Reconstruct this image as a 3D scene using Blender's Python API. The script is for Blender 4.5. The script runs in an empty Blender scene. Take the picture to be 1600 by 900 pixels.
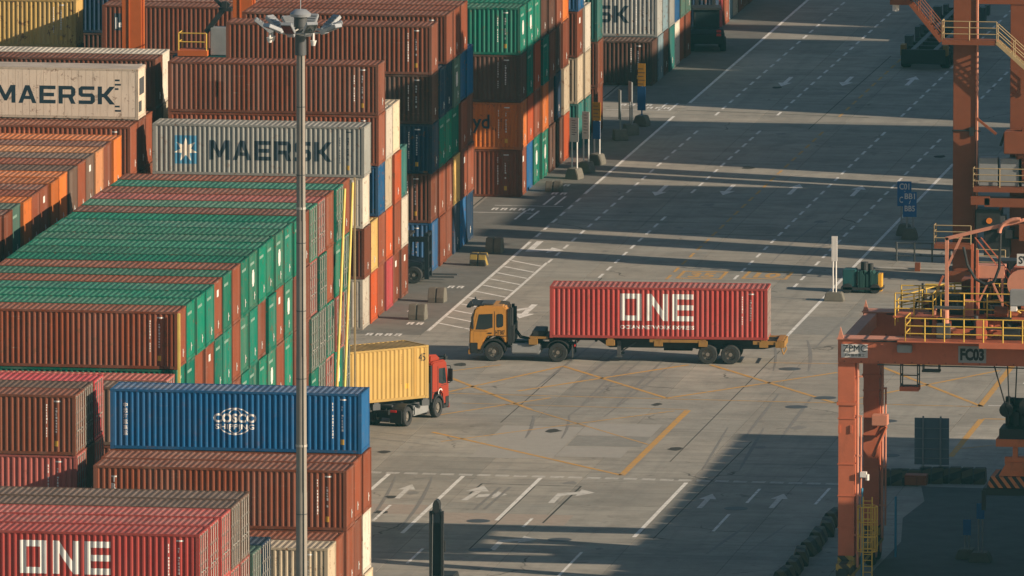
import bpy, bmesh, math, random
from mathutils import Vector, Matrix, Quaternion
random.seed(7)
R = math.radians
scene = bpy.context.scene
COL = scene.collection

# ------------------------------------------------------------------ camera, sky, sun, exposure
cam = bpy.data.cameras.new('camera')
cam.sensor_width = 36.0
cam.lens = 496.25
cam.clip_start = 5.0
cam.clip_end = 6000.0
camo = bpy.data.objects.new('camera', cam)
COL.objects.link(camo)
camo.location = (127.2454, -784.4818, 109.8705)
camo.rotation_euler = (math.pi / 2 - 0.13439, 0.0, 0.1502)
scene.camera = camo

SUN_E, SUN_A = R(20.4), R(15.6)
sun_dir = Vector((math.cos(SUN_E) * math.cos(SUN_A), -math.cos(SUN_E) * math.sin(SUN_A), math.sin(SUN_E)))
world = bpy.data.worlds.new('World')
scene.world = world
world.use_nodes = True
wn = world.node_tree.nodes
wl = world.node_tree.links
sky = wn.new('ShaderNodeTexSky')
sky.sky_type = 'NISHITA'
sky.sun_disc = False
sky.sun_elevation = SUN_E
sky.sun_rotation = math.atan2(sun_dir.x, sun_dir.y)
sky.dust_density = 1.0
bg = wn['Background']
bg.inputs['Strength'].default_value = 0.056
wl.new(sky.outputs[0], bg.inputs['Color'])
sun = bpy.data.lights.new('sun', 'SUN')
sun.energy = 5.0
sun.angle = R(0.5)
sun.color = (1.0, 0.82, 0.62)
suno = bpy.data.objects.new('sun', sun)
COL.objects.link(suno)
suno.rotation_euler = (-sun_dir).to_track_quat('-Z', 'Y').to_euler()
scene.view_settings.view_transform = 'Standard'
scene.view_settings.look = 'None'
scene.view_settings.exposure = 0.34
scene.view_settings.gamma = 1.0
scene.view_settings.use_curve_mapping = False
try:
    scene.cycles.filter_width = 1.5
except Exception:
    pass

# ------------------------------------------------------------------ materials
def mat(name):
    m = bpy.data.materials.new(name)
    m.use_nodes = True
    nt = m.node_tree
    return m, nt, nt.nodes, nt.links, nt.nodes['Principled BSDF']

def noise(ns, ls, vec, scale, detail=3, rough=0.55, dist=0.0):
    n = ns.new('ShaderNodeTexNoise')
    n.inputs['Scale'].default_value = scale
    n.inputs['Detail'].default_value = detail
    n.inputs['Roughness'].default_value = rough
    n.inputs['Distortion'].default_value = dist
    if vec is not None:
        ls.new(vec, n.inputs['Vector'])
    return n.outputs['Fac']

def ramp(ns, ls, fac, a, b, c0=0.0, c1=1.0):
    n = ns.new('ShaderNodeMapRange')
    n.inputs['From Min'].default_value = a
    n.inputs['From Max'].default_value = b
    n.inputs['To Min'].default_value = c0
    n.inputs['To Max'].default_value = c1
    ls.new(fac, n.inputs['Value'])
    return n.outputs['Result']

def mix(ns, ls, fac, a, b, mode='MIX'):
    n = ns.new('ShaderNodeMix')
    n.data_type = 'RGBA'
    n.blend_type = mode
    for s, v in ((n.inputs[0], fac), (n.inputs[6], a), (n.inputs[7], b)):
        if isinstance(v, (int, float)):
            s.default_value = v
        elif isinstance(v, tuple):
            s.default_value = (*v, 1.0) if len(v) == 3 else v
        else:
            ls.new(v, s)
    return n.outputs[2]

def math_n(ns, ls, op, a, b=None):
    n = ns.new('ShaderNodeMath')
    n.operation = op
    for s, v in zip(n.inputs, (a, b)):
        if v is None:
            continue
        if isinstance(v, (int, float)):
            s.default_value = v
        else:
            ls.new(v, s)
    return n.outputs[0]

def mapping(ns, ls, vec, scale=(1, 1, 1), rot=(0, 0, 0)):
    n = ns.new('ShaderNodeMapping')
    n.inputs['Scale'].default_value = scale
    n.inputs['Rotation'].default_value = rot
    ls.new(vec, n.inputs['Vector'])
    return n.outputs[0]

def obj_vec(ns, ls, spread=60.0):
    """object coordinates shifted by a random amount for each object"""
    tc = ns.new('ShaderNodeTexCoord')
    oi = ns.new('ShaderNodeObjectInfo')
    add = ns.new('ShaderNodeVectorMath')
    add.operation = 'ADD'
    mul = math_n(ns, ls, 'MULTIPLY', oi.outputs['Random'], spread)
    ls.new(tc.outputs['Object'], add.inputs[0])
    ls.new(mul, add.inputs[1])
    return add.outputs[0], oi

def bump(ns, ls, bsdf, h, strength, dist=0.02):
    b = ns.new('ShaderNodeBump')
    b.inputs['Strength'].default_value = strength
    b.inputs['Distance'].default_value = dist
    ls.new(h, b.inputs['Height'])
    ls.new(b.outputs[0], bsdf.inputs['Normal'])

def mat_paint(name, roof=False):
    """container paint: colour comes from the object, wear from the object's alpha"""
    m, nt, ns, ls, b = mat(name)
    vec, oi = obj_vec(ns, ls)
    base = oi.outputs['Color']
    n1 = noise(ns, ls, vec, 0.55, 4, 0.6)
    c = mix(ns, ls, 1.0, base, mix(ns, ls, n1, (0.78, 0.78, 0.78), (1.18, 1.16, 1.14)), 'MULTIPLY')
    if roof:
        dn = ramp(ns, ls, noise(ns, ls, mapping(ns, ls, vec, (0.5, 1.3, 1)), 1.1, 5, 0.65), 0.32, 0.74, 0.10, 0.42)
        dn = math_n(ns, ls, 'MULTIPLY', dn, ramp(ns, ls, oi.outputs['Random'], 0.0, 1.0, 0.35, 1.75))
        c = mix(ns, ls, dn, c, (0.25, 0.215, 0.19))
        pud = ramp(ns, ls, noise(ns, ls, mapping(ns, ls, vec, (0.7, 0.5, 1)), 0.8, 4, 0.6, 0.8), 0.50, 0.64, 0.0, 0.5)
        c = mix(ns, ls, pud, c, mix(ns, ls, 0.55, base, (0.05, 0.045, 0.04)))
        fleck = ramp(ns, ls, noise(ns, ls, vec, 5.5, 3, 0.6), 0.70, 0.74, 0.0, 0.8)
        c = mix(ns, ls, fleck, c, (0.55, 0.52, 0.47))
        rn = ramp(ns, ls, noise(ns, ls, vec, 2.6, 5, 0.7), 0.60, 0.70)
        c = mix(ns, ls, math_n(ns, ls, 'MULTIPLY', rn, oi.outputs['Alpha']), c, (0.13, 0.07, 0.045))
    else:
        sv = mapping(ns, ls, vec, (3.2, 3.2, 0.35))
        st = ramp(ns, ls, noise(ns, ls, sv, 1.6, 5, 0.7), 0.54, 0.72, 0.0, 0.55)
        c = mix(ns, ls, math_n(ns, ls, 'MULTIPLY', st, oi.outputs['Alpha']), c, (0.105, 0.06, 0.04))
        ru = ramp(ns, ls, noise(ns, ls, vec, 2.2, 6, 0.75), 0.575, 0.64)
        c = mix(ns, ls, math_n(ns, ls, 'MULTIPLY', ru, oi.outputs['Alpha']), c, (0.16, 0.06, 0.025))
        # faded vertical bands and scuffs, grime along the bottom rail
        fad = ramp(ns, ls, noise(ns, ls, mapping(ns, ls, vec, (1.4, 1.4, 0.05)), 0.7, 2, 0.5), 0.45, 0.75, 0.0, 0.35)
        c = mix(ns, ls, math_n(ns, ls, 'MULTIPLY', fad, oi.outputs['Alpha']), c, mix(ns, ls, 0.5, base, (0.42, 0.38, 0.34)))
        scr = ramp(ns, ls, noise(ns, ls, mapping(ns, ls, vec, (0.6, 0.6, 6.0)), 1.4, 5, 0.7), 0.64, 0.70, 0.0, 0.6)
        c = mix(ns, ls, math_n(ns, ls, 'MULTIPLY', scr, oi.outputs['Alpha']), c, (0.30, 0.25, 0.21))
        du = ramp(ns, ls, noise(ns, ls, vec, 0.9, 3, 0.6), 0.40, 0.80, 0.0, 0.10)
        c = mix(ns, ls, du, c, (0.23, 0.20, 0.175))
    ls.new(c, b.inputs['Base Color'])
    b.inputs['Roughness'].default_value = 0.7
    b.inputs['Specular IOR Level'].default_value = 0.1
    bump(ns, ls, b, noise(ns, ls, vec, 5.0, 3), 0.12, 0.02)
    return m

def mat_flat(name, col, rough=0.6, metal=0.0, var=0.25, scale=1.5, rust=0.0, rustcol=(0.14, 0.06, 0.03), spec=0.35):
    m, nt, ns, ls, b = mat(name)
    vec, oi = obj_vec(ns, ls)
    n1 = noise(ns, ls, vec, scale, 5, 0.65)
    c = mix(ns, ls, n1, tuple(v * (1 - var) for v in col), tuple(min(1, v * (1 + var)) for v in col))
    if rust:
        r = ramp(ns, ls, noise(ns, ls, mapping(ns, ls, vec, (1, 1, 0.4)), 2.3, 6, 0.7), 0.56, 0.70, 0.0, rust)
        c = mix(ns, ls, r, c, rustcol)
    ls.new(c, b.inputs['Base Color'])
    b.inputs['Roughness'].default_value = rough
    b.inputs['Metallic'].default_value = metal
    b.inputs['Specular IOR Level'].default_value = spec
    return m

def mat_ground(name, tint):
    """worn concrete; noise runs through the slabs in world space, each slab has its own tone"""
    m, nt, ns, ls, b = mat(name)
    geo = ns.new('ShaderNodeNewGeometry')
    oi = ns.new('ShaderNodeObjectInfo')
    P = geo.outputs['Position']
    big = noise(ns, ls, P, 0.06, 4, 0.6)
    mid = noise(ns, ls, P, 0.45, 5, 0.65)
    fine = noise(ns, ls, P, 6.0, 4, 0.7)
    c = mix(ns, ls, ramp(ns, ls, big, 0.3, 0.7), (0.315, 0.30, 0.262), (0.44, 0.395, 0.325))
    if tint:
        c = mix(ns, ls, 1.0, c, oi.outputs['Color'], 'MULTIPLY')
    c = mix(ns, ls, ramp(ns, ls, mid, 0.35, 0.68, 0.0, 0.42), c, (0.20, 0.192, 0.172))
    c = mix(ns, ls, ramp(ns, ls, fine, 0.35, 0.7, 0.0, 0.25), c, (0.42, 0.40, 0.36))
    blot = noise(ns, ls, P, 0.23, 6, 0.72, 0.6)
    c = mix(ns, ls, ramp(ns, ls, blot, 0.46, 0.66, 0.0, 0.5), c, (0.19, 0.175, 0.152))
    spk = noise(ns, ls, P, 2.4, 5, 0.8)
    c = mix(ns, ls, ramp(ns, ls, spk, 0.60, 0.72, 0.0, 0.55), c, (0.12, 0.11, 0.098))
    # tyre tracks: long streaks along the lanes
    trk = noise(ns, ls, mapping(ns, ls, P, (1.5, 0.035, 1)), 0.8, 4, 0.6)
    c = mix(ns, ls, ramp(ns, ls, trk, 0.50, 0.74, 0.0, 0.28), c, (0.16, 0.155, 0.145))
    trx = noise(ns, ls, mapping(ns, ls, P, (0.05, 1.3, 1), (0, 0, 0.05)), 0.8, 4, 0.6)
    c = mix(ns, ls, ramp(ns, ls, trx, 0.50, 0.75, 0.0, 0.5), c, (0.155, 0.15, 0.138))
    # oil and damp spots
    oil = noise(ns, ls, P, 0.9, 3, 0.5, 1.2)
    c = mix(ns, ls, ramp(ns, ls, oil, 0.66, 0.76, 0.0, 0.55), c, (0.085, 0.08, 0.075))
    # fine cracks
    vo = ns.new('ShaderNodeTexVoronoi')
    vo.feature = 'DISTANCE_TO_EDGE'
    vo.inputs['Scale'].default_value = 0.17
    wob = ns.new('ShaderNodeVectorMath'); wob.operation = 'ADD'
    nz = ns.new('ShaderNodeTexNoise'); nz.inputs['Scale'].default_value = 0.8; nz.inputs['Detail'].default_value = 4
    ls.new(P, nz.inputs['Vector'])
    ls.new(P, wob.inputs[0]); ls.new(nz.outputs['Color'], wob.inputs[1])
    ls.new(wob.outputs[0], vo.inputs['Vector'])
    ck = ramp(ns, ls, vo.outputs['Distance'], 0.004, 0.012, 1.0, 0.0)
    ck = math_n(ns, ls, 'MULTIPLY', ck, ramp(ns, ls, noise(ns, ls, P, 0.12, 2), 0.58, 0.66))
    c = mix(ns, ls, math_n(ns, ls, 'MULTIPLY', ck, 0.8), c, (0.06, 0.055, 0.05))
    ls.new(c, b.inputs['Base Color'])
    ls.new(ramp(ns, ls, mid, 0.3, 0.7, 0.72, 0.92), b.inputs['Roughness'])
    b.inputs['Specular IOR Level'].default_value = 0.25
    bump(ns, ls, b, noise(ns, ls, P, 9.0, 3), 0.25, 0.015)
    return m

def mat_mark(name, col):
    m, nt, ns, ls, b = mat(name)
    geo = ns.new('ShaderNodeNewGeometry')
    P = geo.outputs['Position']
    w = ramp(ns, ls, noise(ns, ls, P, 2.6, 6, 0.75), 0.50, 0.66, 0.0, 0.75)
    w2 = ramp(ns, ls, noise(ns, ls, mapping(ns, ls, P, (0.6, 2.6, 1)), 1.0, 4, 0.7), 0.56, 0.72, 0.0, 0.7)
    c = mix(ns, ls, w, col, (0.29, 0.27, 0.235))
    c = mix(ns, ls, w2, c, (0.24, 0.225, 0.2))
    ls.new(c, b.inputs['Base Color'])
    b.inputs['Roughness'].default_value = 0.75
    return m

def mat_stripes(name, c1, c2, period, direction):
    """painted hazard stripes in object space"""
    m, nt, ns, ls, b = mat(name)
    tc = ns.new('ShaderNodeTexCoord')
    dp = ns.new('ShaderNodeVectorMath'); dp.operation = 'DOT_PRODUCT'
    dp.inputs[1].default_value = direction
    ls.new(tc.outputs['Object'], dp.inputs[0])
    f = math_n(ns, ls, 'FRACT', math_n(ns, ls, 'DIVIDE', dp.outputs['Value'], period))
    s = math_n(ns, ls, 'GREATER_THAN', f, 0.5)
    n1 = noise(ns, ls, tc.outputs['Object'], 3.0, 5, 0.7)
    c = mix(ns, ls, s, c1, c2)
    c = mix(ns, ls, ramp(ns, ls, n1, 0.5, 0.75, 0.0, 0.6), c, (0.12, 0.10, 0.085))
    ls.new(c, b.inputs['Base Color'])
    b.inputs['Roughness'].default_value = 0.7
    return m

M = {}
M['paint'] = mat_paint('container_paint')
M['roof'] = mat_paint('container_roof_paint', True)
M['frame'] = mat_paint('container_frame_paint')
M['slab'] = mat_ground('concrete_slab', True)
M['ground'] = mat_ground('concrete_ground', False)
M['sawcut'] = mat_flat('saw_cut_seal', (0.045, 0.043, 0.04), 0.95)
M['joint'] = mat_flat('joint_filler', (0.05, 0.048, 0.045), 0.9)
M['white_mark'] = mat_mark('white_road_paint', (0.80, 0.78, 0.73))
M['worn_mark'] = mat_mark('worn_white_road_paint', (0.62, 0.60, 0.55))
M['yellow_mark'] = mat_mark('yellow_road_paint', (0.58, 0.315, 0.075))
M['letter_white'] = mat_flat('white_lettering', (0.72, 0.70, 0.66), 0.6, var=0.15, rust=0.25)
M['letter_navy'] = mat_flat('navy_lettering', (0.018, 0.035, 0.055), 0.6, var=0.3, rust=0.18, rustcol=(0.3, 0.25, 0.2))
M['letter_blue'] = mat_flat('light_blue_panel', (0.055, 0.22, 0.36), 0.6, rust=0.3, rustcol=(0.3, 0.3, 0.28))
M['letter_cream'] = mat_flat('cream_star', (0.75, 0.68, 0.55), 0.6)
M['letter_black'] = mat_flat('black_lettering', (0.02, 0.02, 0.022), 0.6)
M['letter_yellow'] = mat_flat('yellow_sticker', (0.72, 0.42, 0.06), 0.55)
M['letter_dim'] = mat_flat('faded_lettering', (0.26, 0.40, 0.33), 0.6)
M['letter_red'] = mat_flat('red_emblem', (0.6, 0.10, 0.07), 0.55)
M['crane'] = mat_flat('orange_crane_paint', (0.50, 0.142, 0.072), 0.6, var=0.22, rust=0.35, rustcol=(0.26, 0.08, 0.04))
M['crane_far'] = mat_flat('deep_orange_crane_paint', (0.215, 0.064, 0.027), 0.6, var=0.22, rust=0.4, rustcol=(0.18, 0.06, 0.03))  # crane orange lowered, the shade on the far legs put into the colour
M['spreader'] = mat_flat('spreader_orange_paint', (0.68, 0.20, 0.07), 0.55, var=0.25, rust=0.35)
M['crane_bright'] = mat_flat('bright_orange_crane_paint', (0.52, 0.12, 0.025), 0.55, var=0.15, rust=0.2)
M['crane_pale'] = mat_flat('faded_crane_paint', (0.60, 0.26, 0.17), 0.6, var=0.2, rust=0.25)
M['rail'] = mat_flat('yellow_rail_paint', (0.66, 0.43, 0.07), 0.5, rust=0.25)
M['rail_dull'] = mat_flat('dull_rail_paint', (0.40, 0.30, 0.16), 0.6, rust=0.3)
M['dark'] = mat_flat('dark_machinery', (0.028, 0.030, 0.032), 0.55, var=0.4)
M['darkgrey'] = mat_flat('dark_grey_steel', (0.075, 0.08, 0.085), 0.5, var=0.3)
M['grey'] = mat_flat('grey_steel', (0.30, 0.31, 0.31), 0.5, metal=0.2, rust=0.2)
M['galv'] = mat_flat('galvanised_steel', (0.50, 0.48, 0.43), 0.5, metal=0.25, var=0.18, rust=0.3, rustcol=(0.30, 0.20, 0.12))
M['bar'] = mat_flat('worn_lock_bar', (0.34, 0.325, 0.29), 0.55, metal=0.2, var=0.35, rust=0.5)
M['lamp_grey'] = mat_flat('lamp_housing_grey', (0.36, 0.38, 0.40), 0.4, metal=0.3)
M['rubber'] = mat_flat('tyre_rubber', (0.035, 0.036, 0.037), 0.85, var=0.35)
M['rim'] = mat_flat('wheel_rim', (0.24, 0.22, 0.19), 0.55, metal=0.3, rust=0.3)
M['glass'] = mat_flat('tinted_glass', (0.02, 0.03, 0.035), 0.08, spec=0.8, var=0.2)
M['cab_yellow'] = mat_flat('yellow_cab_paint', (0.56, 0.265, 0.055), 0.42, var=0.16, scale=1.4, rust=0.3, rustcol=(0.22, 0.13, 0.05))
M['cab_red'] = mat_flat('red_cab_paint', (0.31, 0.042, 0.022), 0.38, var=0.12, scale=0.8)
M['chassis_yellow'] = mat_flat('yellow_chassis_paint', (0.31, 0.17, 0.045), 0.65, rust=0.6)
M['cement'] = mat_flat('cast_concrete', (0.155, 0.145, 0.12), 0.85, var=0.3, scale=3, rust=0.3, rustcol=(0.09, 0.08, 0.07))
M['hazard'] = mat_stripes('hazard_stripes', (0.36, 0.25, 0.055), (0.035, 0.033, 0.03), 0.55, (0.7, 0.0, 0.7))
M['hazard_old'] = mat_stripes('dirty_shaded_hazard_stripes', (0.105, 0.085, 0.05), (0.026, 0.026, 0.025), 0.6, (0.7, 0.3, 0.6))  # dirt, plus the shade around these blocks put into darker stripes
M['hazard_orange'] = mat_stripes('orange_hazard_stripes', (0.70, 0.24, 0.08), (0.03, 0.03, 0.03), 0.34, (0.8, 0.0, 0.6))
M['sign_blue'] = mat_flat('blue_sign', (0.03, 0.14, 0.36), 0.5, var=0.15)
M['sign_yellow'] = mat_flat('yellow_sign', (0.72, 0.37, 0.04), 0.5, var=0.1)
M['sign_white'] = mat_flat('white_sign', (0.66, 0.64, 0.60), 0.55, var=0.1, rust=0.15)
M['sign_grey'] = mat_flat('grey_sign_back', (0.16, 0.19, 0.21), 0.6, var=0.15)
M['tarp'] = mat_flat('green_tarpaulin', (0.018, 0.06, 0.055), 0.7, var=0.4, scale=4)
M['teal'] = mat_flat('teal_machine_paint', (0.018, 0.085, 0.09), 0.5, rust=0.2)
M['hull'] = mat_flat('ship_hull_paint', (0.05, 0.05, 0.06), 0.5, rust=0.3)
M['lampglow'] = mat_flat('amber_lens', (0.75, 0.22, 0.03), 0.3)
M['taillight'] = mat_flat('red_lens', (0.7, 0.03, 0.03), 0.3)
M['pole_yellow'] = mat_flat('yellow_pole_paint', (0.72, 0.55, 0.14), 0.5)

# ------------------------------------------------------------------ mesh helpers
class MB:
    def __init__(self):
        self.v = []; self.f = []
    def add(self, vs, fs):
        o = len(self.v)
        self.v += [tuple(p) for p in vs]
        self.f += [tuple(i + o for i in f) for f in fs]
        return self
    def box(self, x0, x1, y0, y1, z0, z1):
        vs = [(x0, y0, z0), (x1, y0, z0), (x1, y1, z0), (x0, y1, z0), (x0, y0, z1), (x1, y0, z1), (x1, y1, z1), (x0, y1, z1)]
        fs = [(0, 3, 2, 1), (4, 5, 6, 7), (0, 1, 5, 4), (1, 2, 6, 5), (2, 3, 7, 6), (3, 0, 4, 7)]
        return self.add(vs, fs)
    def beam(self, p, q, w, h=None, up=(0, 0, 1)):
        h = h or w
        p = Vector(p); q = Vector(q); d = (q - p).normalized()
        u = Vector(up)
        if abs(d.dot(u)) > 0.98:
            u = Vector((0, 1, 0))
        s = d.cross(u).normalized(); t = s.cross(d).normalized()
        vs = []
        for c in (p, q):
            for a, b in ((-1, -1), (1, -1), (1, 1), (-1, 1)):
                vs.append(c + s * (a * w / 2) + t * (b * h / 2))
        return self.add(vs, [(0, 3, 2, 1), (4, 5, 6, 7), (0, 1, 5, 4), (1, 2, 6, 5), (2, 3, 7, 6), (3, 0, 4, 7)])
    def cyl(self, p, q, r0, r1=None, n=10, cap=True):
        r1 = r0 if r1 is None else r1
        p = Vector(p); q = Vector(q); d = (q - p).normalized()
        u = Vector((0, 0, 1)) if abs(d.z) < 0.95 else Vector((1, 0, 0))
        s = d.cross(u).normalized(); t = d.cross(s).normalized()
        vs = []
        for c, r in ((p, r0), (q, r1)):
            for i in range(n):
                a = 2 * math.pi * i / n
                vs.append(c + s * (r * math.cos(a)) + t * (r * math.sin(a)))
        fs = [(i, (i + 1) % n, n + (i + 1) % n, n + i) for i in range(n)]
        if cap:
            fs += [tuple(range(n))[::-1], tuple(range(n, 2 * n))]
        return self.add(vs, fs)
    def tube(self, pts, r, n=6):
        for a, b in zip(pts[:-1], pts[1:]):
            self.cyl(a, b, r, r, n)
        return self
    def prism(self, poly, axis, a, b):
        """extrude a 2-D polygon; axis 'y': poly in (x,z); 'x': poly in (y,z); 'z': poly in (x,y)"""
        def P(u, w, k):
            return {'y': (u, k, w), 'x': (k, u, w), 'z': (u, w, k)}[axis]
        n = len(poly)
        vs = [P(u, w, a) for u, w in poly] + [P(u, w, b) for u, w in poly]
        fs = [tuple(range(n)), tuple(range(n, 2 * n))[::-1]] + [(i, n + i, n + (i + 1) % n, (i + 1) % n) for i in range(n)]
        return self.add(vs, fs)
    def ring(self, c, axis, R0, R1, w, n=20):
        """annulus solid around an axis (tyres)"""
        c = Vector(c); ax = Vector(axis).normalized()
        u = Vector((0, 0, 1)) if abs(ax.z) < 0.9 else Vector((1, 0, 0))
        s = ax.cross(u).normalized(); t = ax.cross(s)
        prof = [(R1, -w / 2), (R0 * 0.93, -w / 2), (R0, -w * 0.32), (R0, w * 0.32), (R0 * 0.93, w / 2), (R1, w / 2)]
        vs = []; k = len(prof)
        for i in range(n):
            a = 2 * math.pi * i / n
            for r, o in prof:
                vs.append(c + ax * o + (s * math.cos(a) + t * math.sin(a)) * r)
        fs = [(i * k + j, ((i + 1) % n) * k + j, ((i + 1) % n) * k + (j + 1) % k, i * k + (j + 1) % k) for i in range(n) for j in range(k)]
        return self.add(vs, fs)
    def mesh(self, name, m, bevel=0.0, smooth=False):
        me = bpy.data.meshes.new(name)
        me.from_pydata(self.v, [], self.f)
        bm = bmesh.new(); bm.from_mesh(me)
        if bevel:
            bmesh.ops.bevel(bm, geom=[e for e in bm.edges if len(e.link_faces) == 2 and e.calc_face_angle(0) > 0.5], offset=bevel, segments=2, affect='EDGES', clamp_overlap=True)
        bmesh.ops.recalc_face_normals(bm, faces=bm.faces)
        bm.to_mesh(me); bm.free()
        if smooth:
            for p in me.polygons:
                p.use_smooth = True
            try:
                me.set_sharp_from_angle(angle=R(40))
            except Exception:
                pass
        me.materials.append(m)
        return me
    def build(self, name, m, parent=None, bevel=0.0, smooth=False, color=None):
        return put(name, self.mesh(name, m, bevel, smooth), parent, color)

def put(name, me, parent=None, color=None, loc=None, rotz=None):
    o = bpy.data.objects.new(name, me)
    COL.objects.link(o)
    if parent is not None:
        o.parent = parent
    if color is not None:
        o.color = color if len(color) == 4 else (*color, 0.5)
    if loc is not None:
        o.location = loc
    if rotz is not None:
        o.rotation_euler = (0, 0, rotz)
    return o

def tag(o, label, cat, group=None):
    o['label'] = label
    o['category'] = cat
    if group:
        o['group'] = group
    return o

def thing(name, label, cat, loc=(0, 0, 0), rotz=0.0, group=None):
    o = bpy.data.objects.new(name, None)
    o.empty_display_size = 0.3
    COL.objects.link(o)
    o.location = loc
    o.rotation_euler = (0, 0, rotz)
    return tag(o, label, cat, group)

def copy_tree(o, parent=None):
    c = o.copy()
    COL.objects.link(c)
    c.parent = parent
    for ch in o.children:
        copy_tree(ch, c)
    return c

def structure(o):
    o['kind'] = 'structure'
    return o

_fontcache = {}
def text_mesh(s, height, bold=0.0, width=None, font=None):
    """flat lettering in the x-y plane, lower-left corner at the origin, capital height given; returns verts, faces"""
    cu = bpy.data.curves.new('t', 'FONT')
    cu.body = s
    cu.size = 1.0
    cu.offset = bold
    cu.resolution_u = 3
    ob = bpy.data.objects.new('t', cu)
    COL.objects.link(ob)
    me = bpy.data.meshes.new_from_object(ob)
    vs = [v.co.copy() for v in me.vertices]
    fs = [tuple(p.vertices) for p in me.polygons]
    bpy.data.objects.remove(ob); bpy.data.curves.remove(cu); bpy.data.meshes.remove(me)
    if not vs:
        return [], []
    x0 = min(v.x for v in vs); x1 = max(v.x for v in vs); y0 = min(v.y for v in vs); y1 = max(v.y for v in vs)
    sy = height / max(1e-6, (y1 - y0)); sx = (width / (x1 - x0)) if width else sy
    return [((v.x - x0) * sx, (v.y - y0) * sy) for v in vs], fs

# ------------------------------------------------------------------ the container kit
L, W, H = 12.192, 2.438, 2.896
PITCH, DEPTH = 0.278, 0.05
POST = 0.16

def profile(x, length=L):
    """how far the side wall lies behind its outer ridges, at x from the middle of the container"""
    u = ((x + length / 2 - POST) % PITCH) / PITCH
    if u < 0.25: return 0.0
    if u < 0.5: return DEPTH * (u - 0.25) * 4
    if u < 0.75: return DEPTH
    return DEPTH * (1 - u) * 4

def side_mesh(length, height, name):
    """corrugated long wall, facing -y at y = -W/2"""
    x0, x1 = -length / 2 + POST, length / 2 - POST
    xs = []
    x = x0
    while x < x1 - 1e-6:
        for k in (0, 0.25, 0.5, 0.75):
            if x + k * PITCH < x1:
                xs.append(x + k * PITCH)
        x += PITCH
    xs.append(x1)
    z0, z1 = 0.16, height - 0.10
    vs, fs = [], []
    for x in xs:
        y = -W / 2 + 0.012 + profile(x, length)
        vs += [(x, y, z0), (x, y, z1)]
    for i in range(len(xs) - 1):
        fs.append((2 * i, 2 * i + 2, 2 * i + 3, 2 * i + 1))
    mb = MB(); mb.add(vs, fs)
    return mb.mesh(name, M['paint'])

def roof_mesh(length, height, name):
    """roof sheet with shallow ribs across its width"""
    p = 0.30
    x0, x1 = -length / 2 + 0.12, length / 2 - 0.12
    xs = []
    x = x0
    while x < x1:
        for k, d in ((0, 0.0), (0.3, 0.0), (0.45, 0.028), (0.85, 0.028)):
            if x + k * p < x1:
                xs.append((x + k * p, d))
        x += p
    xs.append((x1, 0.0))
    vs, fs = [], []
    for x, d in xs:
        z = height - 0.012 - d
        vs += [(x, -W / 2 + 0.06, z), (x, W / 2 - 0.06, z)]
    for i in range(len(xs) - 1):
        fs.append((2 * i, 2 * i + 2, 2 * i + 3, 2 * i + 1))
    mb = MB(); mb.add(vs, fs)
    return mb.mesh(name, M['roof'])

def frame_mesh(length, height, name):
    mb = MB()
    hx, hy = length / 2, W / 2
    for sx in (-1, 1):
        for sy in (-1, 1):
            xa, xb = sorted((sx * hx, sx * (hx - POST)))
            ya, yb = sorted((sy * hy, sy * (hy - 0.10)))
            mb.box(xa, xb, ya, yb, 0.13, height - 0.13)
            ca, cb = sorted((sx * (hx + 0.004), sx * (hx - 0.19)))
            da, db = sorted((sy * (hy + 0.004), sy * (hy - 0.17)))
            mb.box(ca, cb, da, db, 0.0, 0.125)
            mb.box(ca, cb, da, db, height - 0.122, height)
    for sy in (-1, 1):
        ya, yb = sorted((sy * hy, sy * (hy - 0.07)))
        mb.box(-hx + 0.2, hx - 0.2, ya, yb, 0.02, 0.165)
        mb.box(-hx + 0.2, hx - 0.2, ya, yb, height - 0.11, height - 0.006)
    for sx in (-1, 1):
        xa, xb = sorted((sx * hx, sx * (hx - 0.09)))
        mb.box(xa, xb, -hy + 0.18, hy - 0.18, 0.02, 0.165)
        mb.box(xa, xb, -hy + 0.18, hy - 0.18, height - 0.12, height - 0.006)
    # floor
    mb.box(-hx + 0.1, hx - 0.1, -hy + 0.08, hy - 0.08, 0.10, 0.15)
    return mb.mesh(name, M['frame'])

def end_mesh(length, height, name):
    """plain corrugated end wall at +x"""
    p, d = 0.25, 0.045
    y0, y1 = -W / 2 + 0.10, W / 2 - 0.10
    ys = []
    y = y0
    while y < y1 - 1e-6:
        for k, o in ((0, 0), (0.44, 0), (0.58, d), (0.86, d)):
            if y + k * p < y1:
                ys.append((y + k * p, o))
        y += p
    ys.append((y1, 0))
    vs, fs = [], []
    for y, o in ys:
        x = length / 2 - 0.02 - o
        vs += [(x, y, 0.16), (x, y, height - 0.115)]
    for i in range(len(ys) - 1):
        fs.append((2 * i, 2 * i + 2, 2 * i + 3, 2 * i + 1))
    return MB().add(vs, fs).mesh(name, M['paint'])

def door_mesh(length, height, s, name):
    """one door leaf at +x with three pressed panels; s = -1 near leaf, 1 far leaf"""
    mb = MB()
    ya, yb = sorted((s * 0.006, s * (W / 2 - 0.10)))
    x = length / 2 - 0.055
    mb.box(x - 0.03, x, ya, yb, 0.17, height - 0.125)
    n = 4
    w = (yb - ya - 0.12) / n
    for i in range(n):
        a = ya + 0.08 + i * w
        mb.box(x - 0.001, x + 0.022, a, a + w * 0.5, 0.26, height - 0.22)
    return mb.mesh(name, M['paint'])

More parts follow.
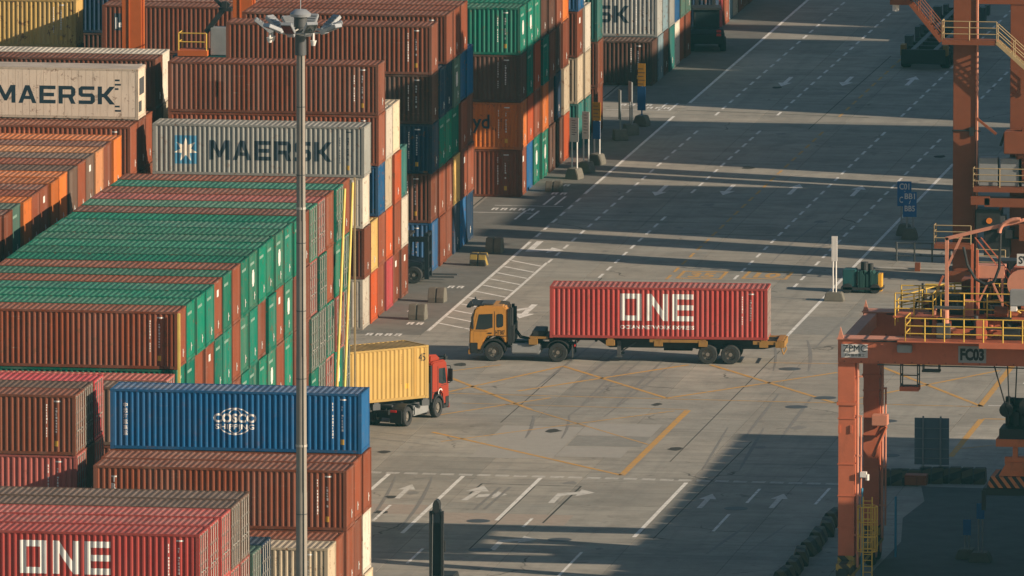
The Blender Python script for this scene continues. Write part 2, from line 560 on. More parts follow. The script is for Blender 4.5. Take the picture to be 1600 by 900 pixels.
def bar_mesh(length, height, s, k, name):
    mb = MB()
    x = length / 2 + 0.0
    y = s * (0.28 + 0.56 * k)
    mb.cyl((x, y, 0.10), (x, y, height - 0.06), 0.028, n=6)
    for z in (0.17, 0.9, 1.45, height - 0.9, height - 0.16):
        mb.box(x - 0.05, x + 0.03, y - 0.05, y + 0.05, z - 0.05, z + 0.05)
    mb.box(x - 0.01, x + 0.045, min(y, y - s * 0.42), max(y, y - s * 0.42), 1.10, 1.145)
    return mb.mesh(name, M['bar'])

KIT = {}
def kit(length, height):
    k = (length, height)
    if k not in KIT:
        KIT[k] = dict(side=side_mesh(length, height, 'side_panel'), roof=roof_mesh(length, height, 'roof_panel'),
                      frame=frame_mesh(length, height, 'frame'), end=end_mesh(length, height, 'end_panel'),
                      door=[door_mesh(length, height, s, 'door') for s in (-1, 1)],
                      bar=[[bar_mesh(length, height, s, q, 'lock_bar') for q in (0, 1)] for s in (-1, 1)])
    return KIT[k]

def wall_sheet(name, polys, x, z, length, m, lift, parent):
    """flat shapes (polygons in x,z or (verts, faces)) painted on the near long wall: cut at the folds of the
    corrugation and laid on it"""
    bm = bmesh.new()
    for vs, fs in polys:
        bv = [bm.verts.new((x + u, 0, z + w)) for u, w in vs]
        for f in fs:
            try:
                bm.faces.new([bv[i] for i in f])
            except ValueError:
                pass
    xs = [v.co.x for v in bm.verts]
    a, b = min(xs), max(xs)
    k0 = int((a + length / 2 - POST) / (PITCH / 4)) ; k1 = int((b + length / 2 - POST) / (PITCH / 4)) + 1
    for k in range(k0, k1 + 1):
        cx = -length / 2 + POST + k * PITCH / 4
        if a < cx < b:
            bmesh.ops.bisect_plane(bm, geom=bm.verts[:] + bm.edges[:] + bm.faces[:], plane_co=(cx, 0, 0), plane_no=(1, 0, 0), dist=1e-5)
    for v in bm.verts:
        v.co.y = -W / 2 + 0.012 + profile(v.co.x + 1e-7, length) - lift
    bmesh.ops.recalc_face_normals(bm, faces=bm.faces)
    for f in bm.faces:
        if f.normal.y > 0:
            f.normal_flip()
    me = bpy.data.meshes.new(name)
    bm.to_mesh(me); bm.free()
    me.materials.append(m)
    return put(name, me, parent)

def P(*pts):
    return (list(pts), [tuple(range(len(pts)))])
def rect(x0, z0, x1, z1):
    return P((x0, z0), (x1, z0), (x1, z1), (x0, z1))
def shift(poly, dx, dz, sx=1, sz=1):
    return ([(u * sx + dx, w * sz + dz) for u, w in poly[0]], poly[1])

GLYPH = {
 'M': (1.10, [P((0,0),(0,1),(.27,1),(.55,.45),(.83,1),(1.1,1),(1.1,0),(.88,0),(.88,.62),(.62,.12),(.48,.12),(.22,.62),(.22,0))]),
 'A': (1.0, [P((0,0),(.38,1),(.5,1),(.5,.74),(.38,.40),(.5,.40),(.5,.22),(.31,.22),(.23,0)), P((1,0),(.62,1),(.5,1),(.5,.74),(.62,.40),(.5,.40),(.5,.22),(.69,.22),(.77,0))]),
 'E': (.9, [P((0,0),(0,1),(.9,1),(.9,.8),(.23,.8),(.23,.6),(.82,.6),(.82,.4),(.23,.4),(.23,.2),(.9,.2),(.9,0))]),
 'R': (.95, [P((0,0),(0,1),(.5,1),(.5,.8),(.23,.8),(.23,.53),(.5,.53),(.5,.33),(.23,.33),(.23,0)), P((.5,1),(.75,1),(.93,.85),(.93,.5),(.78,.36),(.95,0),(.7,0),(.55,.33),(.5,.33),(.5,.53),(.70,.53),(.70,.8),(.5,.8))]),
 'S': (.9, [P((0,0),(0,.2),(.67,.2),(.67,.4),(.15,.4),(0,.53),(0,.87),(.15,1),(.88,1),(.88,.8),(.23,.8),(.23,.6),(.75,.6),(.9,.47),(.9,.13),(.75,0))]),
 'K': (.95, [P((0,0),(0,1),(.23,1),(.23,.6),(.33,.6),(.66,1),(.95,1),(.53,.5),(.95,0),(.66,0),(.33,.4),(.23,.4),(.23,0))]),
}
def word(s, h, width):
    gap = 0.17
    tot = sum(GLYPH[c][0] for c in s) + gap * (len(s) - 1)
    sx = width / tot
    out = []; x = 0.0
    for c in s:
        w, polys = GLYPH[c]
        out += [shift(p, x * sx, 0, sx, h) for p in polys]
        x += w + gap
    return out
def one_word(h, width):
    """the three block letters O N E"""
    u = width / 3.62; t = 0.24 * u * 1.05; th = 0.19 * h
    o = [rect(0, 0, t, h), rect(t, 0, 1.06*u - t, th), rect(t, h - th, 1.06*u - t, h), rect(1.06*u - t, 0, 1.06*u, h)]
    x = 1.32 * u
    n = [rect(x, 0, x + t, h), rect(x + 1.05*u - t, 0, x + 1.05*u, h),
         P((x + t, h * 0.98), (x + t, h * 0.62), (x + 1.05*u - t, h * 0.02), (x + 1.05*u - t, h * 0.38))]
    x = 2.58 * u
    e = [rect(x, 0, x + t, h), rect(x + t, 0, x + 1.04*u, th), rect(x + t, h/2 - th/2, x + 1.04*u, h/2 + th/2), rect(x + t, h - th, x + 1.04*u, h)]
    return o + n + e
def text_polys(s, h, width=None, bold=0.0):
    return [text_mesh(s, h, bold, width)]

MARKS = {}
def code_marks(root, length, height, col, seed):
    """columns of small stencilled code marks near the right-hand end of the long wall"""
    k = (length, height, seed % 4, col)
    if k not in MARKS:
        rnd = random.Random(seed % 4)
        polys = []
        for cx, n, w, top in ((-1.42, 12, 0.055, 0.45), (-0.98, 9, 0.10, 0.62)):
            z = height - top
            for i in range(n):
                hh = rnd.uniform(0.06, 0.13)
                if rnd.random() < 0.85:
                    polys.append(rect(cx, z - hh, cx + w * rnd.uniform(0.6, 1.0), z))
                z -= hh + 0.045
        polys.append(rect(-1.05, height - 0.34, -0.72, height - 0.27))
        o = wall_sheet('code_marking', polys, length / 2, 0, length, M[col], 0.004, None)
        MARKS[k] = o.data
        bpy.data.objects.remove(o)
    put('code_marking', MARKS[k], root)['kind'] = 'stuff'
    if seed % 3 != 1:
        k = (length, height, 'sticker')
        if k not in MARKS:
            o = wall_sheet('warning_sticker', [rect(-1.02, 0.42, -0.84, 0.68)], length / 2, 0, length, M['letter_yellow'], 0.005, None)
            MARKS[k] = o.data
            bpy.data.objects.remove(o)
        put('warning_sticker', MARKS[k], root)

RP = {}
def repair_panels(root, length, height, c, seed):
    """welded-in and repainted wall panels, a tone off the rest"""
    rnd = random.Random(seed * 7)
    for q in range(rnd.choice((1, 1, 2, 3))):
        v = rnd.randrange(8)
        k = (length, height, v)
        if k not in RP:
            r2 = random.Random(v + 40)
            x = -length / 2 + POST + PITCH * r2.randrange(2, 34); w = PITCH * r2.choice((1, 2, 3, 5))
            z0 = r2.choice((0.18, 0.18, 0.9, 1.6)); z1 = min(height - 0.12, z0 + r2.uniform(0.5, 2.4))
            o = wall_sheet('repair_panel', [rect(0, z0, w, z1)], x, 0, length, M['paint'], 0.003, None)
            RP[k] = o.data
            bpy.data.objects.remove(o)
        t = rnd.choice((0.72, 0.82, 1.2, 1.35))
        put('repair_panel', RP[k], root, (*(min(1, a * t + 0.006) for a in c), rnd.uniform(0.3, 1.0)))

EM = {}
def end_marks(root, length, height, kind, seed):
    """small plates and emblems on the plain end wall at +x"""
    k = (length, height, kind, seed % 3)
    if k not in EM:
        rnd = random.Random(seed % 3)
        x = length / 2 - 0.008
        mb = MB()
        def q(y0, y1, z0, z1):
            mb.box(x - 0.008, x, y0, y1, z0, z1)
        if kind == 'logo':
            q(-0.22, 0.22, 1.15, 2.0); q(-0.32, -0.22, 1.3, 1.86); q(0.22, 0.32, 1.3, 1.86)
        if kind == 'plate':
            q(-0.25, 0.25, 2.05, 2.4)
        if kind in ('plain', 'plate', 'logo', 'green'):
            y = rnd.uniform(0.05, 0.4)
            q(y, y + 0.10, 0.42, 0.82); q(y + 0.2, y + 0.28, 0.6, 0.68)
        EM[k] = mb.mesh('marking_plate', M['letter_white'])
        mb = MB()
        for i in range(9):
            y = -0.85 + i * 0.13
            mb.box(x - 0.008, x, y, y + 0.085, height - 0.60, height - 0.46)
        EM[k + ('w',)] = mb.mesh('end_lettering', M['letter_dim'])
    put('marking_plate', EM[k], root)['kind'] = 'stuff'
    if kind in ('green', 'logo'):
        put('end_lettering', EM[k + ('w',)], root)['kind'] = 'stuff'

C = dict(
 brown=(0.185, 0.058, 0.032), rust=(0.225, 0.062, 0.03), darkbrown=(0.10, 0.045, 0.032), green=(0.003, 0.165, 0.112), bright_green=(0.002, 0.19, 0.118), pale_green=(0.035, 0.20, 0.13),
 teal=(0.03, 0.165, 0.15), grey_green=(0.075, 0.15, 0.12), blue=(0.012, 0.105, 0.265), navy=(0.014, 0.040, 0.085), red=(0.44, 0.068, 0.06), pink=(0.52, 0.062, 0.075),
 orange=(0.56, 0.155, 0.03), red_orange=(0.47, 0.085, 0.022), yellow=(0.60, 0.40, 0.13), white=(0.62, 0.57, 0.48), cream=(0.60, 0.50, 0.36), grey=(0.36, 0.37, 0.345), pale_blue=(0.22, 0.32, 0.36), rose=(0.44, 0.12, 0.10), peach=(0.58, 0.26, 0.12), grey_brown=(0.16, 0.10, 0.075))
NICE = dict(brown='brown', rust='rust brown', darkbrown='dark brown', green='green', bright_green='bright green', pale_green='pale green', teal='teal', grey_green='grey green',
 blue='blue', navy='navy', red='red', pink='pink', orange='orange', red_orange='red orange', yellow='yellow', white='white', cream='cream', grey='grey', pale_blue='pale blue', rose='rose red', peach='peach', grey_brown='grey brown')
COUNT = [0]
# containers wholly hidden inside the blocks: they carry the stacks and are joined into one object
HIDDEN = {(7, -99): (0, 3, 6), (7, -96): (0, 3, 6), (7, -93): (0, 3, 6), (7, -91): (0, 3, 6), (7, -88): (0, 3, 6), (7, -85): (0, 3, 6), (7, -82): (0, 3), (7, -80): (0, 3), (7, -77): (0, 3), (7, -74): (0, 3), (7, -72): (0, 3), (7, -69): (0, 3), (7, -66): (0, 3), (7, -64): (0, 3, 6, 9), (7, -61): (0, 3, 6, 9), (7, -58): (0,), (7, -56): (0,), (7, -53): (0,), (7, -50): (0,), (7, -47): (0,), (7, -105): (0, 3), (7, -102): (0, 3, 6), (-9, -66): (0, 3, 6, 9), (-9, -63): (0, 3, 6, 9), (-9, -61): (0, 3, 6, 9), (-9, -58): (0, 3, 6, 9), (-9, -55): (0, 3, 6, 9), (-9, -53): (0, 3, 6, 9), (-9, -50): (0, 3, 6, 9), (-9, -47): (0, 3, 6, 9), (-9, -44): (0, 3, 6, 9), (-9, -42): (0, 3, 6, 9), (-9, -39): (0, 3, 6, 9), (-9, -36): (0, 3, 6, 9), (-9, -34): (0, 3, 6, 9), (-9, -31): (0, 3, 6, 9), (-13, -2): (0, 3, 6), (-13, 1): (0, 3), (-13, 4): (0, 3), (-13, 6): (0, 3, 6), (-13, 9): (0, 3, 6), (0, 66): (12,), (0, 75): (12,), (0, 78): (12,), (-13, 58): (0, 3), (-13, 60): (0, 3, 6), (-28, 60): (0, 3), (-40, 56): (0, 3, 6, 9), (0, 149): (3,), (0, 152): (3,), (0, 154): (3,), (0, 157): (3,), (0, 159): (3,), (0, 162): (3,), (0, 164): (0, 3), (-13, 117): (0, 3, 6, 9), (-13, 120): (0, 3, 6, 9), (20, -137): (0, 3), (20, -134): (0, 3), (20, -131): (0, 3), (20, -128): (0, 3), (20, -126): (0,), (7, -128): (0, 3, 6), (7, -126): (0, 3, 6), (7, -123): (0, 3, 6), (20, -171): (0, 3, 6, 9), (20, -168): (0, 3, 6, 9), (20, -165): (0, 3, 6), (20, -163): (0, 3, 6), (20, -160): (0, 3, 6), (20, -157): (0, 3, 6), (20, -154): (0, 3, 6)}
INNER = MB()
def container(xr, yf, z, col, end, label, group=None, length=L, height=H, wear=0.6, marks=True, side_mark='letter_white', rotz=0.0, back=True):
    """one box; (xr, yf) is its near right bottom corner. end: plain, plate, logo, green, door"""
    COUNT[0] += 1
    seed = COUNT[0]
    rnd = random.Random(seed)
    jx = 0.0 if rotz else rnd.uniform(-0.07, 0.07)
    jy = 0.0 if rotz else rnd.uniform(-0.025, 0.025)
    if round(z) in HIDDEN.get((round(xr), round(yf)), ()):
        k = kit(length, height)
        o = Vector((xr - length / 2 + jx, yf + W / 2 + jy, z))
        for key, fl in (('frame', 1), ('side', 1), ('side', -1), ('roof', 1), ('end', 1), ('end', -1)):
            me = k[key]
            INNER.add([(o.x + fl * v.co.x, o.y + fl * v.co.y, o.z + v.co.z) for v in me.vertices], [tuple(p.vertices) for p in me.polygons])
        return None
    off = Vector((-length / 2, W / 2, 0))
    off.rotate(Quaternion((0, 0, 1), rotz))
    root = thing('shipping_container', label, 'container', (xr + off.x + jx, yf + off.y + jy, z), rotz, group)
    k = kit(length, height)
    b = C[col]
    t = rnd.uniform(0.74, 1.18)
    c = tuple(min(1, v * t) for v in b)
    cc = (*c, min(1.0, wear * rnd.choice((0.5, 0.9, 1.3, 1.9, 2.3))))
    put('frame', k['frame'], root, (*(v * 0.82 for v in c), min(1, wear * 1.5)))
    put('side_panel', k['side'], root, cc)
    if back:
        put('side_panel', k['side'], root, cc, rotz=math.pi)
    put('roof_panel', k['roof'], root, cc)
    put('end_panel', k['end'], root, cc, rotz=math.pi)
    if end == 'door':
        for s in (0, 1):
            d = put('door', k['door'][s], root, cc)
            for q in (0, 1):
                put('lock_bar', k['bar'][s][q], d)
    else:
        put('end_panel', k['end'], root, cc)
        if end != 'bare':
            end_marks(root, length, height, end, seed)
    if marks:
        code_marks(root, length, height, side_mark, seed)
    if marks and side_mark == 'letter_white' and seed % 2 == 0 and not rotz and group:
        repair_panels(root, length, height, c, seed)
    return root

ORD = ['first', 'second', 'third', 'fourth', 'fifth', 'sixth', 'seventh', 'eighth', 'ninth', 'tenth', 'eleventh', 'twelfth', 'thirteenth', 'fourteenth', 'fifteenth', 'sixteenth', 'seventeenth', 'eighteenth', 'nineteenth', 'twentieth', 'last']
TIER = ['bottom', 'second', 'third', 'fourth', 'fifth', 'sixth']
PY = 2.70
ZP = 2.91
def block(x, y0, rows, phrase, group, pitch=PY, marks=True, skip=()):
    """rows: near to far; each a list bottom to top of 'colour' or 'colour:end' or None"""
    out = {}
    for r, tiers in enumerate(rows):
        for t, spec in enumerate(tiers):
            if spec is None or (r, t) in skip:
                continue
            parts = spec.split(':')
            col = parts[0]
            end = parts[1] if len(parts) > 1 else ('green' if 'green' in col else 'plain')
            w = 0.6
            if len(parts) > 2:
                w = float(parts[2])
            d = ' with barred doors' if end == 'door' else (' with white emblem' if end == 'logo' else '')
            lab = f"{NICE[col]} container{d}, {TIER[t]} tier, {ORD[r]} row, {phrase}"
            top = t == len(tiers) - 1
            out[(r, t)] = container(x, y0 + r * pitch, t * ZP, col, end, lab, group, wear=w, marks=marks)
    return out

# ------------------------------------------------------------------ ground
gm = MB()
gm.add([(-900, -1000, -0.014), (1100, -1000, -0.014), (1100, 1300, -0.014), (-900, 1300, -0.014)], [(0, 1, 2, 3)])
ground = structure(gm.build('ground', M['ground']))
SX, SY, NX, NY = 5.7, 8.0, 9, 33
sm = MB()
sm.box(-SX / 2 + 0.012, SX / 2 - 0.012, -SY / 2 + 0.012, SY / 2 - 0.012, -0.012, 0.0)
slab_me = sm.mesh('slab', M['slab'])
jm = MB()
jm.add([(-2.3, -104.1, -0.0105), (-2.3 + NX * SX + 0.2, -104.1, -0.0105), (-2.3 + NX * SX + 0.2, -103.9 + NY * SY, -0.0105), (-2.3, -103.9 + NY * SY, -0.0105)], [(0, 1, 2, 3)])
jm.build('joint_bed', M['joint'], ground)
rs = random.Random(3)
for i in range(NX):
    for j in range(NY):
        t = rs.gauss(1.0, 0.07)
        h = rs.uniform(-0.02, 0.02)
        o = put('slab', slab_me, ground, (t * (1 + h), t, t * (1 - h), 1.0), (-2.2 + (i + 0.5) * SX, -104 + (j + 0.5) * SY, rs.uniform(-0.002, 0.002)))
MZ = 0.007

def strip(name, a, b, w, m, z=MZ):
    a = Vector((*a, 0)); b = Vector((*b, 0)); d = (b - a).normalized(); n = Vector((-d.y, d.x, 0)) * w / 2
    k = max(1, int((b - a).length / 4))
    vs = []; fs = []
    for i in range(k + 1):
        p = a.lerp(b, i / k)
        vs += [(p + n).to_tuple()[:2] + (z,), (p - n).to_tuple()[:2] + (z,)]
        if i:
            fs.append((2 * i - 2, 2 * i - 1, 2 * i + 1, 2 * i))
    return MB().add(vs, fs).build(name, m, ground)

def flat(name, polys, m, loc=(0, 0), z=MZ, rotz=0.0):
    mb = MB()
    for vs, fs in polys:
        mb.add([(u, w, 0) for u, w in vs], fs)
    return put(name, mb.mesh(name, m), ground, None, (loc[0], loc[1], z), rotz)

dash_me = MB().add([(-0.085, -0.9, 0), (0.085, -0.9, 0), (0.085, 0.9, 0), (-0.085, 0.9, 0)], [(0, 1, 2, 3)]).mesh('lane_dash', M['white_mark'])
ydash_me = MB().add([(-0.085, -0.95, 0), (0.085, -0.95, 0), (0.085, 0.95, 0), (-0.085, 0.95, 0)], [(0, 1, 2, 3)]).mesh('yellow_lane_dash', M['yellow_mark'])
for lx, me, ya in ((6.08, dash_me, 31), (10.0, dash_me, 25), (14.0, ydash_me, 25), (17.9, dash_me, 25.5), (21.8, dash_me, 22.5)):
    y = ya
    while y < 170:
        slope = 0.0022 * max(0, y - 60)
        if not (94.5 < y < 102 or (lx in (10.0, 17.9) and 52 < y < 64 and lx == 10.0)):
            put('lane_dash', me, ground, None, (lx + slope, y, MZ))
        y += 3.28
strip('edge_line', (3.66, 0.3), (3.66, 39.4), 0.2, M['white_mark'])
for k in range(6):
    put('lane_dash', dash_me, ground, None, (3.66, 42.6 + k * 3.3, MZ))
strip('edge_line', (3.62, 62), (3.62, 101.5), 0.2, M['white_mark'])
strip('edge_line', (3.66, 108.5), (3.66, 172), 0.2, M['white_mark'])
strip('edge_line', (24.1, 0.6), (24.15, 80), 0.2, M['white_mark'])
for a in ((2.2, 104), (2.9, 104), (1.9, 56.5), (2.6, 56.5), (1.2, 49.5), (2.0, 49.5)):
    strip('tick_mark', (a[0], a[1]), (a[0] + 0.05, a[1] + 4.2), 0.15, M['white_mark'])
for x0, y0 in ((-1.2, 104.3), (-1.0, 55.9), (-2.0, 52.5)):
    strip('bay_line', (x0, y0), (x0 + 4.2, y0), 0.14, M['white_mark'])
# ladder-hatched zone beside the stacks
strip('hatch_border', (6.02, 0.6), (6.02, 30.4), 0.18, M['white_mark'])
for k in range(11):
    y = 2.8 + k * 2.74
    strip('hatch_bar', (3.78, y + 0.75), (5.92, y - 1.55), 0.23, M['white_mark'])
# arrows
def arrow_polys(L1=3.2):
    return [rect(-0.14, -L1 / 2, 0.14, L1 / 2), P((-0.46, L1 / 2), (0.46, L1 / 2), (0.0, L1 / 2 + 1.9))]
for x, y, up in ((8.3, 121.8, 0), (12.2, 122.6, 0), (16.3, 121.5, 1), (8.0, 65.3, 0), (12.05, 66.2, 0), (16.0, 65.2, 1), (19.9, 65.0, 1), (12.0, -61.6, 1), (28.1, -62.6, 1), (31.8, -62.0, 1)):
    flat('arrow_marking', arrow_polys(), M['white_mark' if y > 0 else 'worn_mark'], (x, y), rotz=0 if up else math.pi)
def turn_polys(s=1, stem=True):
    q = [P((-0.16, -2.0), (0.16, -2.0), (0.16, 0.6), (-0.16, 1.4)), P((-0.16, 1.4), (0.16, 0.6), (s * 0.9, 1.3), (s * 0.9, 2.2)) if s > 0 else P((0.16, 1.4), (-0.16, 0.6), (s * 0.9, 1.3), (s * 0.9, 2.2)), P((s * 0.9, 0.55), (s * 1.75, 1.95), (s * 0.9, 3.0))]
    return q
flat('turn_arrow_marking', turn_polys(), M['worn_mark'], (20.2, -61.6))
flat('turn_arrow_marking', [P((-0.5, -2.0), (-0.18, -2.0), (0.1, 1.2), (-0.22, 1.2)), P((-0.75, 1.2), (0.5, 1.2), (-0.1, 3.3)), P((0.1, -1.0), (0.1, 0.1), (0.95, 0.6), (0.95, -0.3)), P((0.95, -1.1), (1.6, 0.3), (0.95, 1.4))], M['worn_mark'], (15.9, -61.3))
flat('turn_arrow_marking', turn_polys(), M['worn_mark'], (19.6, -78.0))
flat('turn_arrow_marking', [rect(-0.2, -2.4, 0.2, 2.4), P((0.2, -2.4), (0.2, -1.2), (1.1, -1.0), (1.1, -2.0)), P((1.1, -2.8), (2.0, -1.5), (1.1, -0.3))], M['white_mark'], (4.2, 37.4))
flat('turn_arrow_marking', [rect(-0.18, -1.0, 0.18, 3.0), P((-0.6, -1.0), (0.6, -1.0), (0.0, -3.0)), P((-0.18, 0.6), (-0.18, 1.6), (-1.1, 0.4), (-1.1, -0.5)), P((-1.1, 1.0), (-1.8, -0.6), (-1.1, -1.3))], M['white_mark'], (8.0, 9.2))
# bay numbers painted in yellow boxes
for s, x, y in (('35', 15.8, 26.2), ('10', 19.6, 26.7)):
    flat('bay_number_frame', [rect(-1.35, -1.7, -1.15, 1.7), rect(1.15, -1.7, 1.35, 1.7), rect(-1.15, -1.7, 1.15, -1.4), rect(-1.15, 1.4, 1.15, 1.7)], M['yellow_mark'], (x, y))
    vs, fs = text_mesh(s, 2.2, 0.03, 1.5)
    flat('bay_number', [([(u - 0.75, w - 1.1) for u, w in vs], fs)], M['yellow_mark'], (x, y))
# box junction
for a, b, w in (((12.3, -22.9), (20.2, -11.2), .26), ((13.3, -12.7), (20.8, -24.4), .26), ((21.4, -11.0), (30.2, -24.9), .26), ((20.8, -24.4), (28.8, -13.0), .26), ((30.8, -10.1), (38.3, -25.0), .26), ((30.2, -24.9), (37.6, -10.9), .26),
                ((7.4, -15.7), (9.8, -12.8), .2), ((7.8, -18.2), (14.1, -29.9), .26), ((14.1, -29.9), (22.3, -42.0), .12), ((9.2, -33.0), (14.5, -25.2), .2), ((7.4, -26.5), (13.3, -12.9), .24), ((10.1, -39.1), (22.4, -53.2), .26), ((11.1, -42.5), (21.9, -29.2), .16)):
    strip('junction_diagonal', a, b, w, M['yellow_mark'])
for a, b, w in (((7.0, -24.3), (38.1, -25.1), .16), ((24.5, -9.7), (38.0, -9.0), .14), ((38.2, -25.0), (38.1, -6.0), .34), ((38.85, -44.0), (38.85, -29.9), .34), ((38.9, -29.7), (47.0, -29.2), .3), ((22.45, -53.3), (22.6, -28.9), .36), ((10.0, -28.0), (22.6, -28.6), .12), ((39, -41.0), (46, -34.0), .12)):
    strip('junction_line', a, b, w, M['yellow_mark'])
# stop line and approach lanes
for k in range(26):
    x = 9.0 + k * 0.98
    for dy in (-0.16, 0.16):
        strip('stop_dash', (x, -54.2 - 0.02 * k + dy), (x + 0.72, -54.22 - 0.02 * k + dy), 0.13, M['white_mark'])
for x, ya, yb in ((10.2, -60.5, -54.6), (14.2, -75.0, -54.8), (18.35, -70, -54.8), (26.2, -74.6, -55.4)):
    strip('approach_line', (x - 0.05, ya), (x, yb), 0.22, M['white_mark'])
for x, ya, yb in ((12.0, -71, -65.5), (16.0, -85, -80), (20.0, -72, -69), (24.2, -98, -80), (29.9, -72, -66), (30.3, -62, -57), (33.9, -62, -56.2), (12.4, -86, -80.5)):
    strip('approach_line', (x, ya), (x + 0.02, yb), 0.16, M['white_mark'])
for k in range(4):
    strip('lane_line', (38.6 + k * 1.6, -24.6 + k * 6.5), (60, -23.9 + k * 6.5), 0.16, M['white_mark'])
for x in (39.9, 40.8):
    strip('lane_line', (x - 0.3, -16), (x, 30), 0.2, M['white_mark'])
# illegible stencilled words beside the stacks
for x, y, n in ((-0.9, 54.2, 5), (1.2, 8.6, 2), (1.9, 18.9, 2), (0.4, -1.6, 4), (2.0, 3.2, 2), (1.4, 31, 2), (1.6, 62, 2), (1.2, 66, 2), (1.3, 105.6, 3), (-0.6, 107, 4)):
    for k in range(n):
        flat('stencil_mark', [rect(0, -0.5, 0.12, 0.5), rect(0.12, 0.3, 0.36, 0.5), rect(0.24, -0.5, 0.36, 0.3), rect(0.12, -0.1, 0.24, 0.1)], M['white_mark'], (x + k * 0.55, y), rotz=0)
# tyre scrubs and oil drips
M['skid'] = mat_mark('tyre_scrub', (0.215, 0.203, 0.185))
rk = random.Random(21)
def track(x, y, a, ln, bend, w):
    """one curved wheel track"""
    n = max(4, int(ln / 1.5)); vs = []; fs = []
    px, py, h = x, y, a
    for i in range(n + 1):
        nx, ny = -math.sin(h), math.cos(h)
        ww = w * (0.35 + 0.65 * math.sin(math.pi * (i + 0.3) / (n + 0.6)))
        vs += [(px + nx * ww / 2, py + ny * ww / 2, 0), (px - nx * ww / 2, py - ny * ww / 2, 0)]
        if i:
            fs.append((2 * i - 2, 2 * i - 1, 2 * i + 1, 2 * i))
        px += math.cos(h) * ln / n; py += math.sin(h) * ln / n; h += bend / n
    return vs, fs
for k in range(15):
    x = rk.choice((8.0, 12.0, 16.0, 20.0, 26.0, 30.0)) + rk.gauss(0, 0.8); y = rk.uniform(-85, 60)
    turn = k % 4 == 0
    a = math.pi / 2 + rk.gauss(0, 0.05) if not turn else rk.choice((0.4, 2.6, 3.0, 0.1))
    ln = rk.uniform(7, 22); bend = rk.gauss(0, 0.06) if not turn else rk.uniform(-1.2, 1.2)
    for q in (0.0, 1.95):
        vs, fs = track(x + q * math.sin(a), y - q * math.cos(a), a, ln, bend, rk.uniform(0.13, 0.22))
        o = MB().add(vs, fs).build('tyre_mark', M['skid'], ground)
        o.location.z = 0.0052 + 0.00004 * k
for a in ((16.6, -66.5), (17.1, -66.3)):
    strip('tyre_mark', a, (a[0] + 0.15, a[1] + 8.0), 0.17, M['skid'], 0.0088)
for k in range(44):
    x, y = rk.choice((8.0, 12.0, 16.0, 20.0, 23.5, 29.0)) + rk.gauss(0, 0.5), rk.uniform(-80, 120)
    r0 = rk.uniform(0.12, 0.5)
    n = 11
    poly = [(r0 * rk.uniform(0.6, 1.2) * math.cos(2 * math.pi * i / n), 1.6 * r0 * rk.uniform(0.6, 1.2) * math.sin(2 * math.pi * i / n)) for i in range(n)]
    flat('oil_stain', [P(*poly)], M['sawcut'] if k % 4 == 0 else M['skid'], (x, y), 0.0062 + 0.00001 * k)
# repair patches, saw cuts and manhole covers
M['patch'] = mat_flat('asphalt_patch', (0.26, 0.25, 0.225), 0.9, var=0.3, scale=2)
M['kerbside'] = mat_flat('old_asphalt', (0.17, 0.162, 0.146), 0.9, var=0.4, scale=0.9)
M['patch_pale'] = mat_flat('fresh_concrete_patch', (0.355, 0.335, 0.30), 0.9, var=0.15, scale=2)
M['patch_pink'] = mat_flat('reddish_concrete_patch', (0.36, 0.30, 0.25), 0.9, var=0.25, scale=2)
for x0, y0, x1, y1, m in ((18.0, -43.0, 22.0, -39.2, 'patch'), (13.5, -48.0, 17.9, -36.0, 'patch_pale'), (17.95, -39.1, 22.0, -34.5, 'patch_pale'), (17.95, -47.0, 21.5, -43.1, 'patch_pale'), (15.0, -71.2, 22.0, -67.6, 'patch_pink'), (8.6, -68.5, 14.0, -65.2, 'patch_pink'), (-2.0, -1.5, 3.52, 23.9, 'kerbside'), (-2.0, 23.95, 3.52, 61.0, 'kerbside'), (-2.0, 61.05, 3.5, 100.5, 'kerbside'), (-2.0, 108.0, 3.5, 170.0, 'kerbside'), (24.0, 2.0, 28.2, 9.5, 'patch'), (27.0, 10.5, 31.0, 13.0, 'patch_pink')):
    flat('road_patch', [rect(x0, y0, x1, y1)], M[m], z=0.0035)
for a, b, w in (((15.6, -57.3), (20.9, -57.5), .10), ((20.9, -57.5), (20.8, -70.5), .10), ((15.6, -57.3), (15.5, -61.0), .10), ((18.4, -80), (18.5, -57.8), .06), ((24.3, -48), (24.5, -5), .05), ((13.2, -35), (13.4, -14), .05), ((27.2, -75), (27.6, -40), .05), ((2, 45.2), (36, 43.1), .07), ((2, 50.2), (34, 48.2), .06), ((4, 104.7), (16, 102.6), .12), ((13, 96), (13.3, 136), .05), ((10, 10), (10.2, 24), .06), ((16, 0), (16.2, 20), .05)):
    strip('saw_cut', a, b, w, M['sawcut'], 0.005)
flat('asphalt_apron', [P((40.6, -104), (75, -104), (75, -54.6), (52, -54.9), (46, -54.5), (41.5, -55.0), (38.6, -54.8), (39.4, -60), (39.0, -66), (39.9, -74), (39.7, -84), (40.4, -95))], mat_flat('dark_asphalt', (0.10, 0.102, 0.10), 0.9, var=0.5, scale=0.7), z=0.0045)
circ = [(0.45 * math.cos(i * math.pi / 9), 0.45 * math.sin(i * math.pi / 9)) for i in range(18)]
for x, y in ((28.3, -26.7), (29.4, -23.0), (33.8, -31.3), (17.4, -70.3), (22.5, -76.0), (19.0, -80), (26.0, -12.0), (30, -64), (35.5, -44)):
    mb = MB(); mb.cyl((0, 0, 0.0), (0, 0, 0.012), 0.62, n=20)
    o = mb.build('manhole_cover', M['darkgrey'], ground); o.location = (x, y, 0.0)

